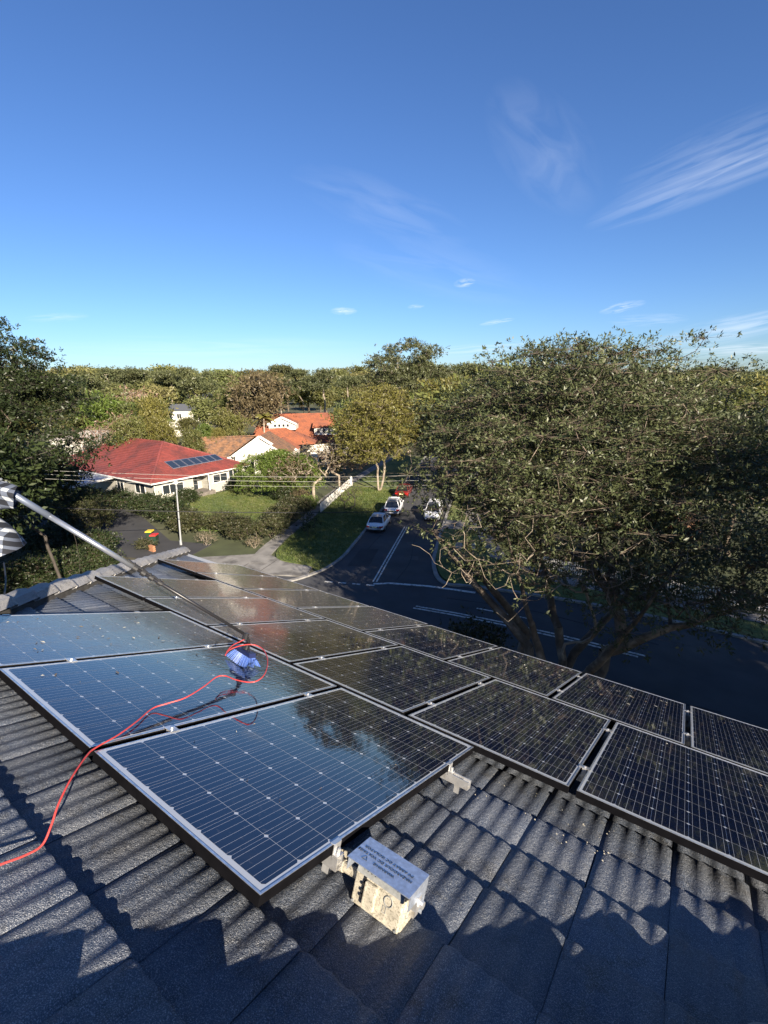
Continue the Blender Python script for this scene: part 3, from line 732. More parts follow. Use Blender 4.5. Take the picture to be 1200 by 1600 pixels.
# lid: folded sheet with drip flange
lu0, lu1, lv0, lv1 = 4.172, 4.420, .338, .474
def Pl(u, v, h): return P(u, v, h + (v - lv0) * .06)
lid = MB(); lid.box((lu0, lv0, -.004), (lu1, lv1, -.001), 0, Pl); lid.box((lu1 - .002, lv0 + .01, -.05), (lu1, lv1 - .002, -.0041), 0, Pl); lid.box((lu0, lv0 + .01, -.05), (lu0 + .002, lv1 - .002, -.0041), 0, Pl)
lid.box((lu0 + .0021, lv1 - .003, -.13), (lu1 - .0021, lv1 - .001, -.0041), 0, Pl)
lido = lid.build('lid', M['lid'], ib)
def text_mesh(body, size, loc_fn, u, v, name):
    cu = bpy.data.curves.new(name, 'FONT'); cu.body = body; cu.size = size; cu.extrude = .0004; cu.align_x = 'LEFT'; cu.space_character = 1.08
    to = bpy.data.objects.new(name, cu); COL.objects.link(to); dg = bpy.context.evaluated_depsgraph_get()
    me = bpy.data.meshes.new_from_object(to.evaluated_get(dg)); bpy.data.objects.remove(to)
    V = np.array([v_.co for v_ in me.vertices]); 
    for i, p in enumerate(V):                                     # reads along -u, with its top toward -v
        w = loc_fn(u - p[0], v - p[1], .0002 + p[2]) - worigin(lido); me.vertices[i].co = tuple(w)
    me.materials.clear(); me.materials.append(M['ink']); return me
for body, size, u, v in (('WARNING', .0165, lu0 + .168, lv0 + .042), ('HAZARDOUS DC VOLTAGE', .0165, lu0 + .222, lv0 + .066), ('PV ARRAY DC ISOLATOR', .0165, lu0 + .215, lv0 + .090)):
    link(bpy.data.objects.new('lettering', text_mesh(body, size, Pl, u, v, 'lettering')), lido)
q = MB()                                                          # hazard triangle outlines either side
for uc, vc in ((lu0 + .05, lv0 + .035),):
    tri = [(uc + .012 * math.sin(a), vc + .012 * math.cos(a)) for a in (0, 2.094, 4.189, 0)]
    q.tube([Pl(a, b, .0001) for a, b in tri], .0010, 4)
q.build('warning_triangle', M['ink'], lido)
for (v_, h_, r_) in ((.405, -.085, .016), (.45, -.07, .014)):
    cdt = MB(); cdt.tube([P(4.02, v_, h_ - .02), P(4.12, v_, h_ - .006), P(4.197, v_, h_)], r_, 14); cdt.tube([P(4.10, v_, h_ - .009), P(4.13, v_, h_ - .005)], r_ + .004, 14)
    cdt.build('conduit', M['box'], ib, smooth=False)
q = MB(); q.box((4.393, .40, -.075), (4.425, .43, -.03), 0, P); q.box((4.393, .43, -.12), (4.41, .46, -.06), 0, P); q.tube([P(4.39, .42, -.055), P(4.44, .42, -.055)], .012, 8); q.build('cable_gland', M['alu'], ib)

# ---------------------------------------------------------------- brush, pole, hose
bc = on_plane(379, 1036, .002)                                    # contact centre of the brush
bu = np.array([bc[0], (bc[1]) / CS * 1.0])
nR = np.array([0, SN, CS]); uA = np.array([1., 0, 0]); vA = np.array([0, CS, -SN])
pole = thing('washing_pole', 'long telescopic washing pole with blue brush head resting on the wet panels', 'pole', bc)
ba = (uA * .985 + vA * -.17); ba /= np.linalg.norm(ba); bb = np.cross(nR, ba)
goose = on_plane(384, 992, .21)
blk = MB()
def Bq(x, y, z): return bc + ba * x + bb * y + nR * z
for (z0, z1, w0, w1) in ((.070, .098, .105, .095),):
    V = []
    for z, w in ((z0, w0), (z1, w1)):
        V += [Bq(-w, -.026, z), Bq(w, -.026, z), Bq(w, .026, z), Bq(-w, .026, z)]
    blk.hexa(V)
blk.build('brush_block', M['bristle_navy'], pole)
M['bristle_pale'] = mk('pale_blue_bristle', (.09, .16, .44), rough=.5, var=.2, vscale=60)
brs, brs2 = MB(), MB()
for j in range(3):
    for i in range(15):
        x = -.094 + .188 * i / 14; y = (-.022, 0, .022)[j]
        ex = x * 1.42 + random.uniform(-.003, .003); ey = y * 2.5 + random.uniform(-.003, .003); lift = abs(x) ** 2 * 1.3
        tgt = brs2 if (i + j) % 2 else brs
        for k in range(6):
            a = 2 * math.pi * k / 6 + j; ox, oy = .0030 * math.cos(a), .0030 * math.sin(a)
            tgt.tube([Bq(x + ox * .6, y + oy * .6, .071), Bq((x + ex) / 2 + ox, (y + ey) / 2 + oy, .040 + lift * .5), Bq(ex + ox * 1.3, ey + oy * 1.3, .003 + lift)], [.0014, .0013, .0009], 3, cap=False)
brs.build('bristles', M['bristle_blue'], pole); brs2.build('bristles', M['bristle_pale'], pole)
neck = MB(); g0 = Bq(0, 0, .098)
neck.tube([g0, Bq(0, .005, .125), Bq(.004, .01, .15)], [.016, .014, .013], 8); neck.tube([Bq(-.05, 0, .1), Bq(-.03, .004, .125), Bq(0, .006, .14)], .006, 6); neck.tube([Bq(.05, 0, .1), Bq(.03, .004, .125), Bq(0, .006, .14)], .006, 6)
neck.tube([Bq(.004, .01, .15), goose * .5 + Bq(.004, .01, .15) * .5, goose], .013, 8)
neck.tube([goose - nR * .03, goose + nR * .012], [.02, .02], 8); neck.tube([Bq(0, .006, .128), Bq(0, .008, .145)], .021, 8)
neck.build('gooseneck', M['pole_black'], pole)
hand = CAM + ray(30, 778) / (CAMM[:, 2] @ ray(30, 778)) * 2.7
pd = hand - goose; plen = np.linalg.norm(pd); pdn = pd / plen
def along(px): # parameter of the pole at a pixel column
    best = min(np.linspace(0, 1.3, 400), key=lambda t: abs(proj(goose + pd * t)[0] - px)); return best
tj = along(212); tk = along(78)
sec = MB(); sec.tube([goose, goose + pd * (tj + .01)], [.010, .0115], 12); sec.build('carbon_section', M['pole_black'], pole, smooth=True)
sec = MB(); sec.tube([goose + pd * tj, goose + pd * (tk + .02)], [.0155, .016], 14); sec.build('middle_section', M['pole_metal'], pole, smooth=True)
sec = MB(); sec.tube([goose + pd * tk, goose + pd * 1.12], [.0185, .0185], 14); sec.build('grip_section', mk('pole_blue_grey', (.16, .19, .25), rough=.4, metal=.5), pole, smooth=True)
for t, r in ((tj - .07, .019), (tj - .035, .021), (tj + .0, .024), (tj - .11, .017)):
    q = MB(); q.tube([goose + pd * (t - .008), goose + pd * (t + .010)], r, 12); a = goose + pd * t
    q.beam(a + (0, 0, r), a + (0, 0, r) + pdn * .045 + (0, 0, .010), .012, .006); q.tube([a + (0, 0, r), a + (0, 0, r + .012)], .007, 6); q.build('clamp', M['black_rubber'], pole)
# hose, in roof-plane pixels with heights
hp = [(-60, 1375, -.12), (0, 1351, -.118), (40, 1336, -.118), (66, 1320, -.11), (80, 1290, -.07), (92, 1255, -.03), (112, 1215, .0), (136, 1180, .012), (150, 1168, .012), (185, 1148, .012), (215, 1126, .014), (238, 1107, .012),
      (262, 1099, .03), (290, 1090, .055), (318, 1073, .07), (338, 1058, .085), (352, 1056, .09), (368, 1062, .10), (390, 1066, .115), (405, 1062, .13), (415, 1050, .14), (418, 1032, .15), (413, 1017, .16), (402, 1009, .165), (388, 1007, .165), (372, 1010, .16), (358, 1016, .15), (352, 1024, .14), (356, 1016, .15), (364, 1008, .16), (374, 1003, .17), (382, 999, .18)]
hq = [on_plane(a, b, h) for a, b, h in hp]
def smooth3(pts, n=6):
    out = []
    for i in range(len(pts) - 1):
        p0 = pts[max(i - 1, 0)]; p1 = pts[i]; p2 = pts[i + 1]; p3 = pts[min(i + 2, len(pts) - 1)]
        for k in range(n):
            t = k / n; out.append(.5 * ((2 * p1) + (-p0 + p2) * t + (2 * p0 - 5 * p1 + 4 * p2 - p3) * t * t + (-p0 + 3 * p1 - 3 * p2 + p3) * t ** 3))
    out.append(pts[-1]); return out
hm = MB(); hm.tube(smooth3(hq), .0036, 8); tag(hm.build('water_hose', M['hose_red'], smooth=True), 'thin red water hose trailing over the panel edge and looped round the brush', 'hose')
# fallen leaves and grit on the glass
lv = MB()
for (n_, u0, u1, v0, v1, s0, s1) in ((60, 1.1, 2.4, .1, 1.6, .008, .022), (150, -.4, 2.6, 1.75, 3.3, .006, .016), (260, -2, 3.0, 3.45, 5.0, .006, .016), (230, 1.5, 5.0, 4.1, 5.0, .008, .024), (25, 2.1, 4.0, .1, 1.6, .004, .009), (30, 3, 5.6, 1.8, 5, .005, .012)):
    for _ in range(n_):
        u, v = random.uniform(u0, u1), random.uniform(v0, v1); s = random.uniform(s0, s1); a = random.uniform(0, 6.28)
        if not covered(u, v): continue
        c, d = math.cos(a), math.sin(a)
        pts = [(s, 0, .001), (0, s * .35, random.uniform(.002, .006)), (-s, 0, random.uniform(.001, .005)), (0, -s * .35, random.uniform(.002, .005))]
        lv.add([P(u + x * c - y * d, v + x * d + y * c, h + .002) for x, y, h in pts], [(0, 1, 2, 3)], random.choice((0, 0, 1)))
tag(lv.build('fallen_leaves', [mk('dry_leaf', (.16, .12, .07)), mk('bleached_leaf', (.42, .40, .33))]), kind='stuff')['label'] = 'dry leaf bits and grit scattered over the solar panels'
lt = MB()
for _ in range(34):
    u, v = random.uniform(4.15, 4.9), random.uniform(1.35, 1.75); s = random.uniform(.002, .005)
    lt.add([P(u + a * s, v + b * s, -.13 + c * s) for a, b, c in ((1, 0, 0), (0, 1, 1), (-1, 0, .5), (0, -1, .2))], [(0, 1, 2, 3)])
tag(lt.build('tile_grit', mk('grit', (.3, .28, .22))), kind='stuff')['label'] = 'pale leaf grit on the tiles below the panel edge'

# ================================================================ TREES
def skeleton(base, fork, tips, seg=.6, stems=1, bow=.18, wob=.12, spread=.5, gen=None):
    """greedy branching: every tip grows from the nearest fitting node of the tree so far"""
    gen = gen or RNG
    pos = [np.array(base, float)]; par = [-1]
    fork = np.array(fork, float)
    def grow(i0, target, seg_, bw):
        a = pos[i0]; d = target - a; L_ = np.linalg.norm(d); n = max(1, int(math.ceil(L_ / seg_)))
        side = gen.normal(size=3) * wob * L_ * .3; lift = np.array([0, 0, -bw * L_ * .3]) if abs(d[2]) < .8 * L_ else np.zeros(3)
        last = i0
        for k in range(1, n + 1):
            t = k / n; p = a + d * t + (side + lift) * math.sin(math.pi * t) + gen.normal(size=3) * wob * seg_ * .25 * (k < n)
            pos.append(p); par.append(last); last = len(pos) - 1
        return last
    heads = []
    for s_ in range(stems):
        if stems == 1: heads.append(grow(0, fork, seg, 0))
        else:
            a = 2 * math.pi * (s_ + gen.uniform(0, .6)) / stems; off = np.array([math.cos(a), math.sin(a), 0]) * spread
            b0 = np.array(base) + off * (.42 if stems > 5 else .16); pos.append(b0); par.append(0); 
            heads.append(grow(len(pos) - 1, fork + off + np.array([0, 0, gen.uniform(-.4, 1.2)]), seg, 0))
    tips = np.asarray(tips); order = np.argsort(np.linalg.norm(tips - fork, axis=1)); ends = []
    limbs = []
    if stems > 5:                                                 # every stem carries one long limb of its own into the crown
        for hd in heads:
            h_ = pos[hd]; dirh = (h_ - fork) * np.array([1, 1, 0]); dirh /= max(1e-6, np.linalg.norm(dirh))
            dd = tips - h_; L2 = np.linalg.norm(dd, axis=1); sc = np.abs(L2 - 6.5) - 3.0 * (dd @ dirh) / np.maximum(L2, 1e-6) - 2.0 * dd[:, 2] / np.maximum(L2, 1e-6)
            m0 = len(pos); e = grow(hd, tips[int(np.argmin(sc))], seg, -.3); limbs.append((m0, len(pos)))
    first = len(pos)
    allow0 = 1 + 0
    cap = 60000; PA = np.zeros((cap, 3)); n_ = len(pos); PA[:n_] = pos
    dep = np.zeros(cap); 
    zf = fork[2] - .25 * abs(fork[2] - base[2])
    for ti in order:
        T = tips[ti]; n_ = len(pos); PA[:n_] = np.array(pos[:n_]) if n_ < 50 else PA[:n_]
        d = np.linalg.norm(PA[:n_] - T, axis=1)
        cost = d + .25 * np.maximum(0, PA[:n_, 2] - T[2]) + np.where(PA[:n_, 2] < zf - .5, 6.0, 0) + .12 * np.linalg.norm(PA[:n_] - fork, axis=1)
        i0 = int(np.argmin(cost)); m0 = len(pos); e = grow(i0, T, seg, bow); ends.append(e)
        PA[m0:len(pos)] = pos[m0:]
    return np.array(pos), np.array(par), np.array(ends), (first, limbs)
def thick(par, ends, rt, ex=2.3):
    n = len(par); r = np.zeros(n); kids = np.zeros(n, int)
    for i in range(n):
        if par[i] >= 0: kids[par[i]] += 1
    acc = np.zeros(n)
    for i in range(n - 1, -1, -1):
        if kids[i] == 0: acc[i] = rt ** ex
        r[i] = acc[i] ** (1 / ex)
        if par[i] >= 0: acc[par[i]] += acc[i] * 1.0
    return r
def branch_mesh(name, pos, par, r, mat, rmax=None, origin=(0, 0, 0), rmin=0.0):
    idx = np.where((par >= 0) & (r > rmin))[0]; a = pos[par[idx]]; b = pos[idx]; rb = r[idx]; ra = np.minimum(r[par[idx]], rb * 1.35)
    if rmax: ra = np.minimum(ra, rmax); rb = np.minimum(rb, rmax)
    Vs, Fs, off = [], [], 0
    for lo, hi, k in ((-1, .03, 3), (.03, .12, 5), (.12, 99, 9)):
        q = (rb > lo) & (rb <= hi)
        if not q.any(): continue
        A_, B_, RA, RB = a[q], b[q], ra[q], rb[q]; d = B_ - A_; L_ = np.linalg.norm(d, axis=1, keepdims=True); d = d / np.maximum(L_, 1e-6)
        ref = np.where(np.abs(d[:, 2:3]) > .9, [[1., 0, 0]], [[0, 0, 1.]]); x = np.cross(ref, d); x /= np.linalg.norm(x, axis=1, keepdims=True); y = np.cross(d, x)
        an = 2 * np.pi * np.arange(k) / k
        ring = np.cos(an)[None, :, None] * x[:, None] + np.sin(an)[None, :, None] * y[:, None]
        lump = 1 + .14 * np.sin(an * 3 + 1)[None, :, None] * (hi > 50)
        V = np.concatenate([A_[:, None] - d[:, None] * RA[:, None, None] * .3 + ring * RA[:, None, None] * lump, B_[:, None] + ring * RB[:, None, None] * lump], 1)
        m = len(A_); F = np.array([[j, (j + 1) % k, k + (j + 1) % k, k + j] for j in range(k)])
        F = F[None] + (np.arange(m) * 2 * k)[:, None, None] + off
        Vs.append(V.reshape(-1, 3)); Fs.append(F.reshape(-1, 4)); off += m * 2 * k
    return fastmesh(name, np.concatenate(Vs) - np.array(origin), np.concatenate(Fs), mat, smooth=True)
def leaf_mesh(name, C, D, size, nper, mat, origin=(0, 0, 0), width=.38, jit=.35, droop=.25, spreadang=1.0, gen=None, up=.0, seedjit=.3):
    """rosettes of nper leaves at C pointing along D"""
    gen = gen or RNG
    n = len(C); D = D / np.maximum(np.linalg.norm(D, axis=1, keepdims=True), 1e-6)
    Cc = np.repeat(C, nper, 0); Dd = np.repeat(D, nper, 0); m = len(Cc)
    rnd = gen.normal(size=(m, 3)); rnd -= (rnd * Dd).sum(1, keepdims=True) * Dd; rnd /= np.linalg.norm(rnd, axis=1, keepdims=True)
    a = gen.uniform(.25, 1.0, (m, 1)) * spreadang
    ax = Dd * np.cos(a) + rnd * np.sin(a); ax[:, 2] -= droop * gen.uniform(0, 1, m); ax /= np.linalg.norm(ax, axis=1, keepdims=True)
    s = size * gen.uniform(.6, 1.25, (m, 1)); Cc = Cc + gen.normal(size=(m, 3)) * size * jit
    nr = gen.normal(size=(m, 3)) * .7 + Dd * .9 + np.array([0, 0, up]); side = np.cross(nr, ax); side /= np.maximum(np.linalg.norm(side, axis=1, keepdims=True), 1e-6)
    w = s * width * gen.uniform(.7, 1.2, (m, 1)) * .5
    nn = np.cross(ax, side)
    p0 = Cc; p1 = Cc + ax * s * .5 + side * w + nn * s * .05; p2 = Cc + ax * s - nn * s * .06; p3 = Cc + ax * s * .5 - side * w + nn * s * .05
    V = np.stack([p0, p1, p2, p3], 1).reshape(-1, 3) - np.array(origin); F = np.arange(m * 4).reshape(-1, 4)
    return fastmesh(name, V, F, mat)
def in_ellipsoids(ells, n, shell=.55, gen=None, low=-.9, minz=None):
    """points biased to the shells of a union of ellipsoids; returns points and outward directions"""
    gen = gen or RNG; w = np.array([e[3] * e[4] * e[5] for e in ells]) ** (2 / 3); w /= w.sum(); out, dirs = [], []
    while sum(len(o) for o in out) < n:
        k = gen.choice(len(ells), p=w); e = ells[k]; m = max(8, n // 6)
        d = gen.normal(size=(m, 3)); d /= np.linalg.norm(d, axis=1, keepdims=True); d = d[d[:, 2] > low]; m = len(d)
        r = gen.uniform(shell, 1.0, (m, 1)) ** .8
        p = d * r * np.array(e[3:6]) + np.array(e[:3])
        keep = np.ones(m, bool)
        for j, f in enumerate(ells):
            if j == k: continue
            q = ((p - np.array(f[:3])) / np.array(f[3:6])); keep &= (q ** 2).sum(1) > shell ** 2 * .6
        if minz is not None: keep &= p[:, 2] > minz
        nd = d / np.array(e[3:6]); nd /= np.linalg.norm(nd, axis=1, keepdims=True)
        out.append(p[keep][:max(4, int(n * w[k] * .5) + 4)]); dirs.append(nd[keep][:len(out[-1])])
    P_ = np.concatenate(out); D_ = np.concatenate(dirs); i = gen.permutation(len(P_))[:n]; return P_[i], D_[i]
def tree(name, label, cat, base, fork, ells, ntips, per_tip, leaf, nper, lm, bm_, rt=.012, stems=1, shell=.5, seg=.6, tipspread=.6, width=.38, bow=.18, group=None, droop=.25, spread=.5, low=-.9, minz=None, twigs=True, rmax=None, seed=None, ex=2.3, wob=.12, up=0.):
    gen = np.random.default_rng(seed if seed is not None else RNG.integers(1 << 30))
    tips, dirs = in_ellipsoids(ells, ntips, shell, gen, low, minz)
    pos, par, ends, first = skeleton(base, fork, tips, seg, stems, bow, wob, spread, gen)
    r = thick(par, ends, rt, ex)
    if stems > 5:
        f0 = first[1][0][0] if first[1] else first[0]; r[:f0] = np.maximum(r[:f0], .19)
        for a_, b_ in first[1]: r[a_:b_] = np.maximum(r[a_:b_], np.linspace(.18, .03, b_ - a_))
    t = thing(name, label, cat, base, group)
    link(bpy.data.objects.new('trunk', branch_mesh('trunk', pos, par, r, bm_, rmax, base)), t)
    if per_tip:
        order = np.argsort(np.linalg.norm(tips - np.array(fork), axis=1)); E_ = pos[ends]; Dt = dirs[order]
        ncl = per_tip; C = np.repeat(E_, ncl, 0); D = np.repeat(Dt, ncl, 0)
        off = gen.normal(size=C.shape) * tipspread * np.array([1.2, 1.2, .38]); off[::ncl] = 0
        if ncl > 2: off[1::ncl] *= .4
        C2 = C + off; D2 = D + gen.normal(size=D.shape) * .45 + np.array([0, 0, .45])
        if twigs:                                                 # fine twigs from the branch tips to the leaf rosettes
            m = len(C2); wv = .004 + leaf * .02; 
            A_, B_ = C, C2; V = np.stack([A_ + (0, 0, wv), A_ - (0, 0, wv), B_], 1).reshape(-1, 3); V2 = np.stack([A_ + (wv, 0, 0), A_ - (wv, wv, 0), B_], 1).reshape(-1, 3)
            VV = np.concatenate([V, V2]) - np.array(base); F = np.arange(len(VV)).reshape(-1, 3)
            link(bpy.data.objects.new('twigs', fastmesh('twigs', VV, F, bm_)), t)
        link(bpy.data.objects.new('crown', leaf_mesh('crown', C2, D2, leaf, nper, lm, base, width, droop=droop, gen=gen, up=up, spreadang=1.3)), t)
    return t
def px_ell(px, py, depth, rx, ry, rz):                            # ellipsoid centred on a pixel at a camera depth; axes along right, forward, up
    d = ray(px, py); c = CAM + d * depth / (CAMM[:, 2] @ d); return (c[0], c[1], c[2], rx, ry, rz)

# the big spreading tree on the right
bt = np.array([.9, 18.6, G])
big = [px_ell(880, 700, 22, 6.4, 6.0, 4.6), px_ell(765, 755, 22, 4.3, 4.2, 3.9), px_ell(1095, 668, 22, 3.0, 4.0, 4.0), px_ell(1140, 800, 20, 5.2, 5, 3.9),
       px_ell(940, 850, 18.5, 5.2, 4.0, 3.2), px_ell(780, 880, 20, 3.0, 3.4, 2.3), px_ell(950, 652, 24, 4.4, 5, 4.0), px_ell(690, 690, 24, 2.1, 2.6, 2.0), px_ell(1090, 900, 18, 4.6, 3.6, 2.4), px_ell(880, 905, 18, 3.2, 2.8, 1.7), px_ell(735, 905, 19, 2.1, 2.2, 1.3), px_ell(1010, 965, 17, 3.2, 2.4, 1.1), px_ell(1130, 985, 17, 3.2, 2.4, 1.3), px_ell(690, 955, 19.5, 1.8, 1.8, .8)]
tree('spreading_tree', 'huge spreading tree with many bare lower limbs rising right of the street', 'tree', bt, bt + (0, .2, 3.4), big, 1120, 21, .17, 9, M['leaf_big'], M['bark'], rt=.0165, stems=7, shell=.4, seg=.75, tipspread=.66, width=.34, spread=1.7, seed=11, ex=2.1, rmax=.42, wob=.2)
# extra pale bare twigs low in its crown
lowt, lowd = in_ellipsoids([px_ell(800, 860, 18, 4.2, 3, 2.2), px_ell(960, 880, 17, 4.6, 3, 2.0), px_ell(700, 820, 19, 2.6, 2.5, 1.4), px_ell(1100, 900, 17, 4.5, 3, 1.8)], 330, .3, np.random.default_rng(4))
pos, par, ends, _f = skeleton(bt + (0, .2, 3.0), bt + (0, .2, 3.8), lowt, .5, 1, .5, .5, .4, np.random.default_rng(5))
rr = thick(par, ends, .009, 2.4)
BT = [o for o in bpy.data.objects if o.name == 'spreading_tree'][0]
link(bpy.data.objects.new('bare_branches', branch_mesh('bare_branches', pos, par, rr, M['bark_pale'], .06, bt)), BT)
# dark tree at the left edge, with flat spreading lower boughs
lt_ = at(98, 860, 38); lt_[2] = G
left = [px_ell(-25, 590, 31, 4.4, 4, 3.9), px_ell(-90, 560, 31, 4, 4, 3.6), px_ell(55, 620, 31, 2.6, 3, 2.2), px_ell(25, 565, 31, 2.0, 2.4, 1.3), px_ell(20, 680, 30, 4.2, 4, 2.6), px_ell(118, 702, 29, 2.8, 2.6, 1.15), px_ell(-70, 690, 30, 4, 4, 4.5), px_ell(5, 745, 28, 2.6, 3, 1.2)]
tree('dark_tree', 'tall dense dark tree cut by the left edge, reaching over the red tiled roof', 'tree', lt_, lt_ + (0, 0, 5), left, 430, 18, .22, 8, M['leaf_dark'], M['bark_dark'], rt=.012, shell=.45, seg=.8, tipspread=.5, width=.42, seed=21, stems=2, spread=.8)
# yellow green street tree beyond the cars
yt = on_z(592, 768, G)
ye = [px_ell(590, 668, 62, 5.2, 5, 4.3), px_ell(560, 700, 61, 2.8, 3, 2.3), px_ell(628, 690, 62, 3.2, 3, 3.2), px_ell(600, 632, 63, 3.2, 3, 2.4)]
tree('street_tree', 'round yellow green street tree standing in sun beside the parked cars', 'tree', yt, yt + (0, 0, 3.2), ye, 640, 9, .34, 7, M['leaf_yellow'], M['bark_pale'], rt=.02, shell=.5, seg=.9, tipspread=.6, seed=31, stems=3, spread=.9, rmax=.35)
# tall gum that tops the skyline
gt = at(640, 700, 98); gt[2] = G + .2
ge = [px_ell(640, 556, 98, 7.4, 5, 3.0), px_ell(598, 566, 98, 3.6, 3, 1.6), px_ell(688, 564, 98, 3.8, 3, 1.8), px_ell(612, 588, 97, 5.6, 5, 2.4), px_ell(668, 588, 97, 5.8, 5, 2.6), px_ell(640, 612, 96, 8.5, 6, 3.6), px_ell(590, 606, 97, 3.2, 3, 1.6), px_ell(700, 616, 96, 4, 4, 3), px_ell(640, 640, 96, 9, 6, 3)]
tree('gum_tree', 'tall umbrella crowned gum tree standing above the skyline at centre right', 'tree', gt, gt + (0, 0, 9), ge, 900, 12, .50, 7, M['leaf_gum'], M['bark_pale'], rt=.03, shell=.4, seg=1.3, tipspread=.7, seed=41, stems=2, spread=1.6, low=-.95, bow=-.2)

# ---- prototypes for the middle distance and the far wood
def canonical(seed, ells, ntips, per_tip, leaf, nper, lm, bm_, name, h_fork, **kw):
    return dict(seed=seed, ells=ells, n=ntips, p=per_tip, leaf=leaf, nper=nper, lm=lm, bm=bm_, name=name, hf=h_fork, kw=kw)
def proto_tree(c):
    return tree(c['name'], 'x', 'tree', (0, 0, 0), (0, 0, c['hf']), c['ells'], c['n'], c['p'], c['leaf'], c['nper'], c['lm'], c['bm'], seed=c['seed'], **c['kw'])
def rnd_ells(seed, r, h0, h1, k, squash=.7, rs=.55):
    g = np.random.default_rng(seed); out = [(0, 0, (h0 + h1) / 2, r * .75, r * .75, (h1 - h0) * .45)]
    for _ in range(k):
        a = g.uniform(0, 6.28); d = r * g.uniform(.35, .75); z = g.uniform(h0 + (h1 - h0) * .25, h1 - r * rs * squash * .6); q = r * rs * g.uniform(.6, 1)
        out.append((d * math.cos(a), d * math.sin(a), z, q, q, q * squash))
    return out
protos = {
 'round': [canonical(100 + i, rnd_ells(100 + i, 4.6, 2.6, 11, 7), 190, 7, .50, 6, M['leaf_mid'], M['bark'], 'broadleaf_tree', 3.2, rt=.03, shell=.5, seg=1.2, tipspread=.8, twigs=False) for i in range(3)],
 'gum': [canonical(120 + i, rnd_ells(120 + i, 5.5, 7, 17, 9, .42, .45)[1:], 170, 7, .60, 6, M['leaf_gum'], M['bark_pale'], 'gum_tree', 6.5, rt=.035, shell=.2, seg=1.6, tipspread=.85, twigs=False, low=-.3) for i in range(3)],
 'bare': [canonical(140 + i, rnd_ells(140 + i, 4.2, 2.5, 9, 6), 420, 1, .32, 4, M['leaf_brown'], M['bark_pale'], 'bare_tree', 2.4, rt=.022, shell=.3, seg=.8, tipspread=.5, twigs=False) for i in range(1)],
 'dense': [canonical(180, rnd_ells(180, 4.8, 3, 12, 9), 520, 9, .26, 6, M['leaf_dark'], M['bark'], 'broadleaf_tree', 3.4, rt=.02, shell=.5, seg=1.2, tipspread=.6, twigs=False)],  # used only for the added, unseen shade trees
 'far': [canonical(160 + i, rnd_ells(160 + i, 5.8, 3.5, 15, 9, .6), 230, 4, .95, 5, M['leaf_far'], M['bark'], 'woodland_tree', 6, rt=.045, shell=.45, seg=2.2, tipspread=1.0, twigs=False) for i in range(4)]}
built = {}
def place(kind, base, h, w, label, group=None, name=None, lm=None, v=None, rz=None, cat='tree'):
    """one copy of a prototype, scaled to height h; colours of foliage by material swap on copied meshes"""
    k = random.randrange(len(protos[kind])) if v is None else v % len(protos[kind]); c = protos[kind][k]
    key = (kind, k, lm)
    if key not in built:
        c2 = dict(c); 
        if lm: c2['lm'] = M[lm]
        root = proto_tree(c2); built[key] = root; o = root
        o['_h'] = max(e[2] + e[5] for e in c['ells'])
    else: o = copy_tree(built[key])
    hh = built[key]['_h']; s = h / hh
    o.location = (float(base[0]), float(base[1]), float(base[2])); o.scale = (s * w, s * w, s); o.rotation_euler = (0, 0, random.uniform(0, 6.28) if rz is None else rz)
    o['label'] = label
    if group: o['group'] = group
    elif 'group' in o: del o['group']
    if name: o.name = name
    return o
def place_px(kind, px, ytop, dist, label, w=1.0, zb=None, **kw):
    """stand a tree at a distance so that its top shows at row ytop"""
    top = at(px, ytop, dist); b = np.array([top[0], top[1], G + ground_rise(top) if zb is None else zb])
    return place(kind, b, top[2] - b[2], w, label, **kw)
def ground_rise(p):
    d = math.hypot(p[0], p[1]); 
    return 0 if d < 150 else (d - 150) * .004 * min(1, (d - 150) / 400)
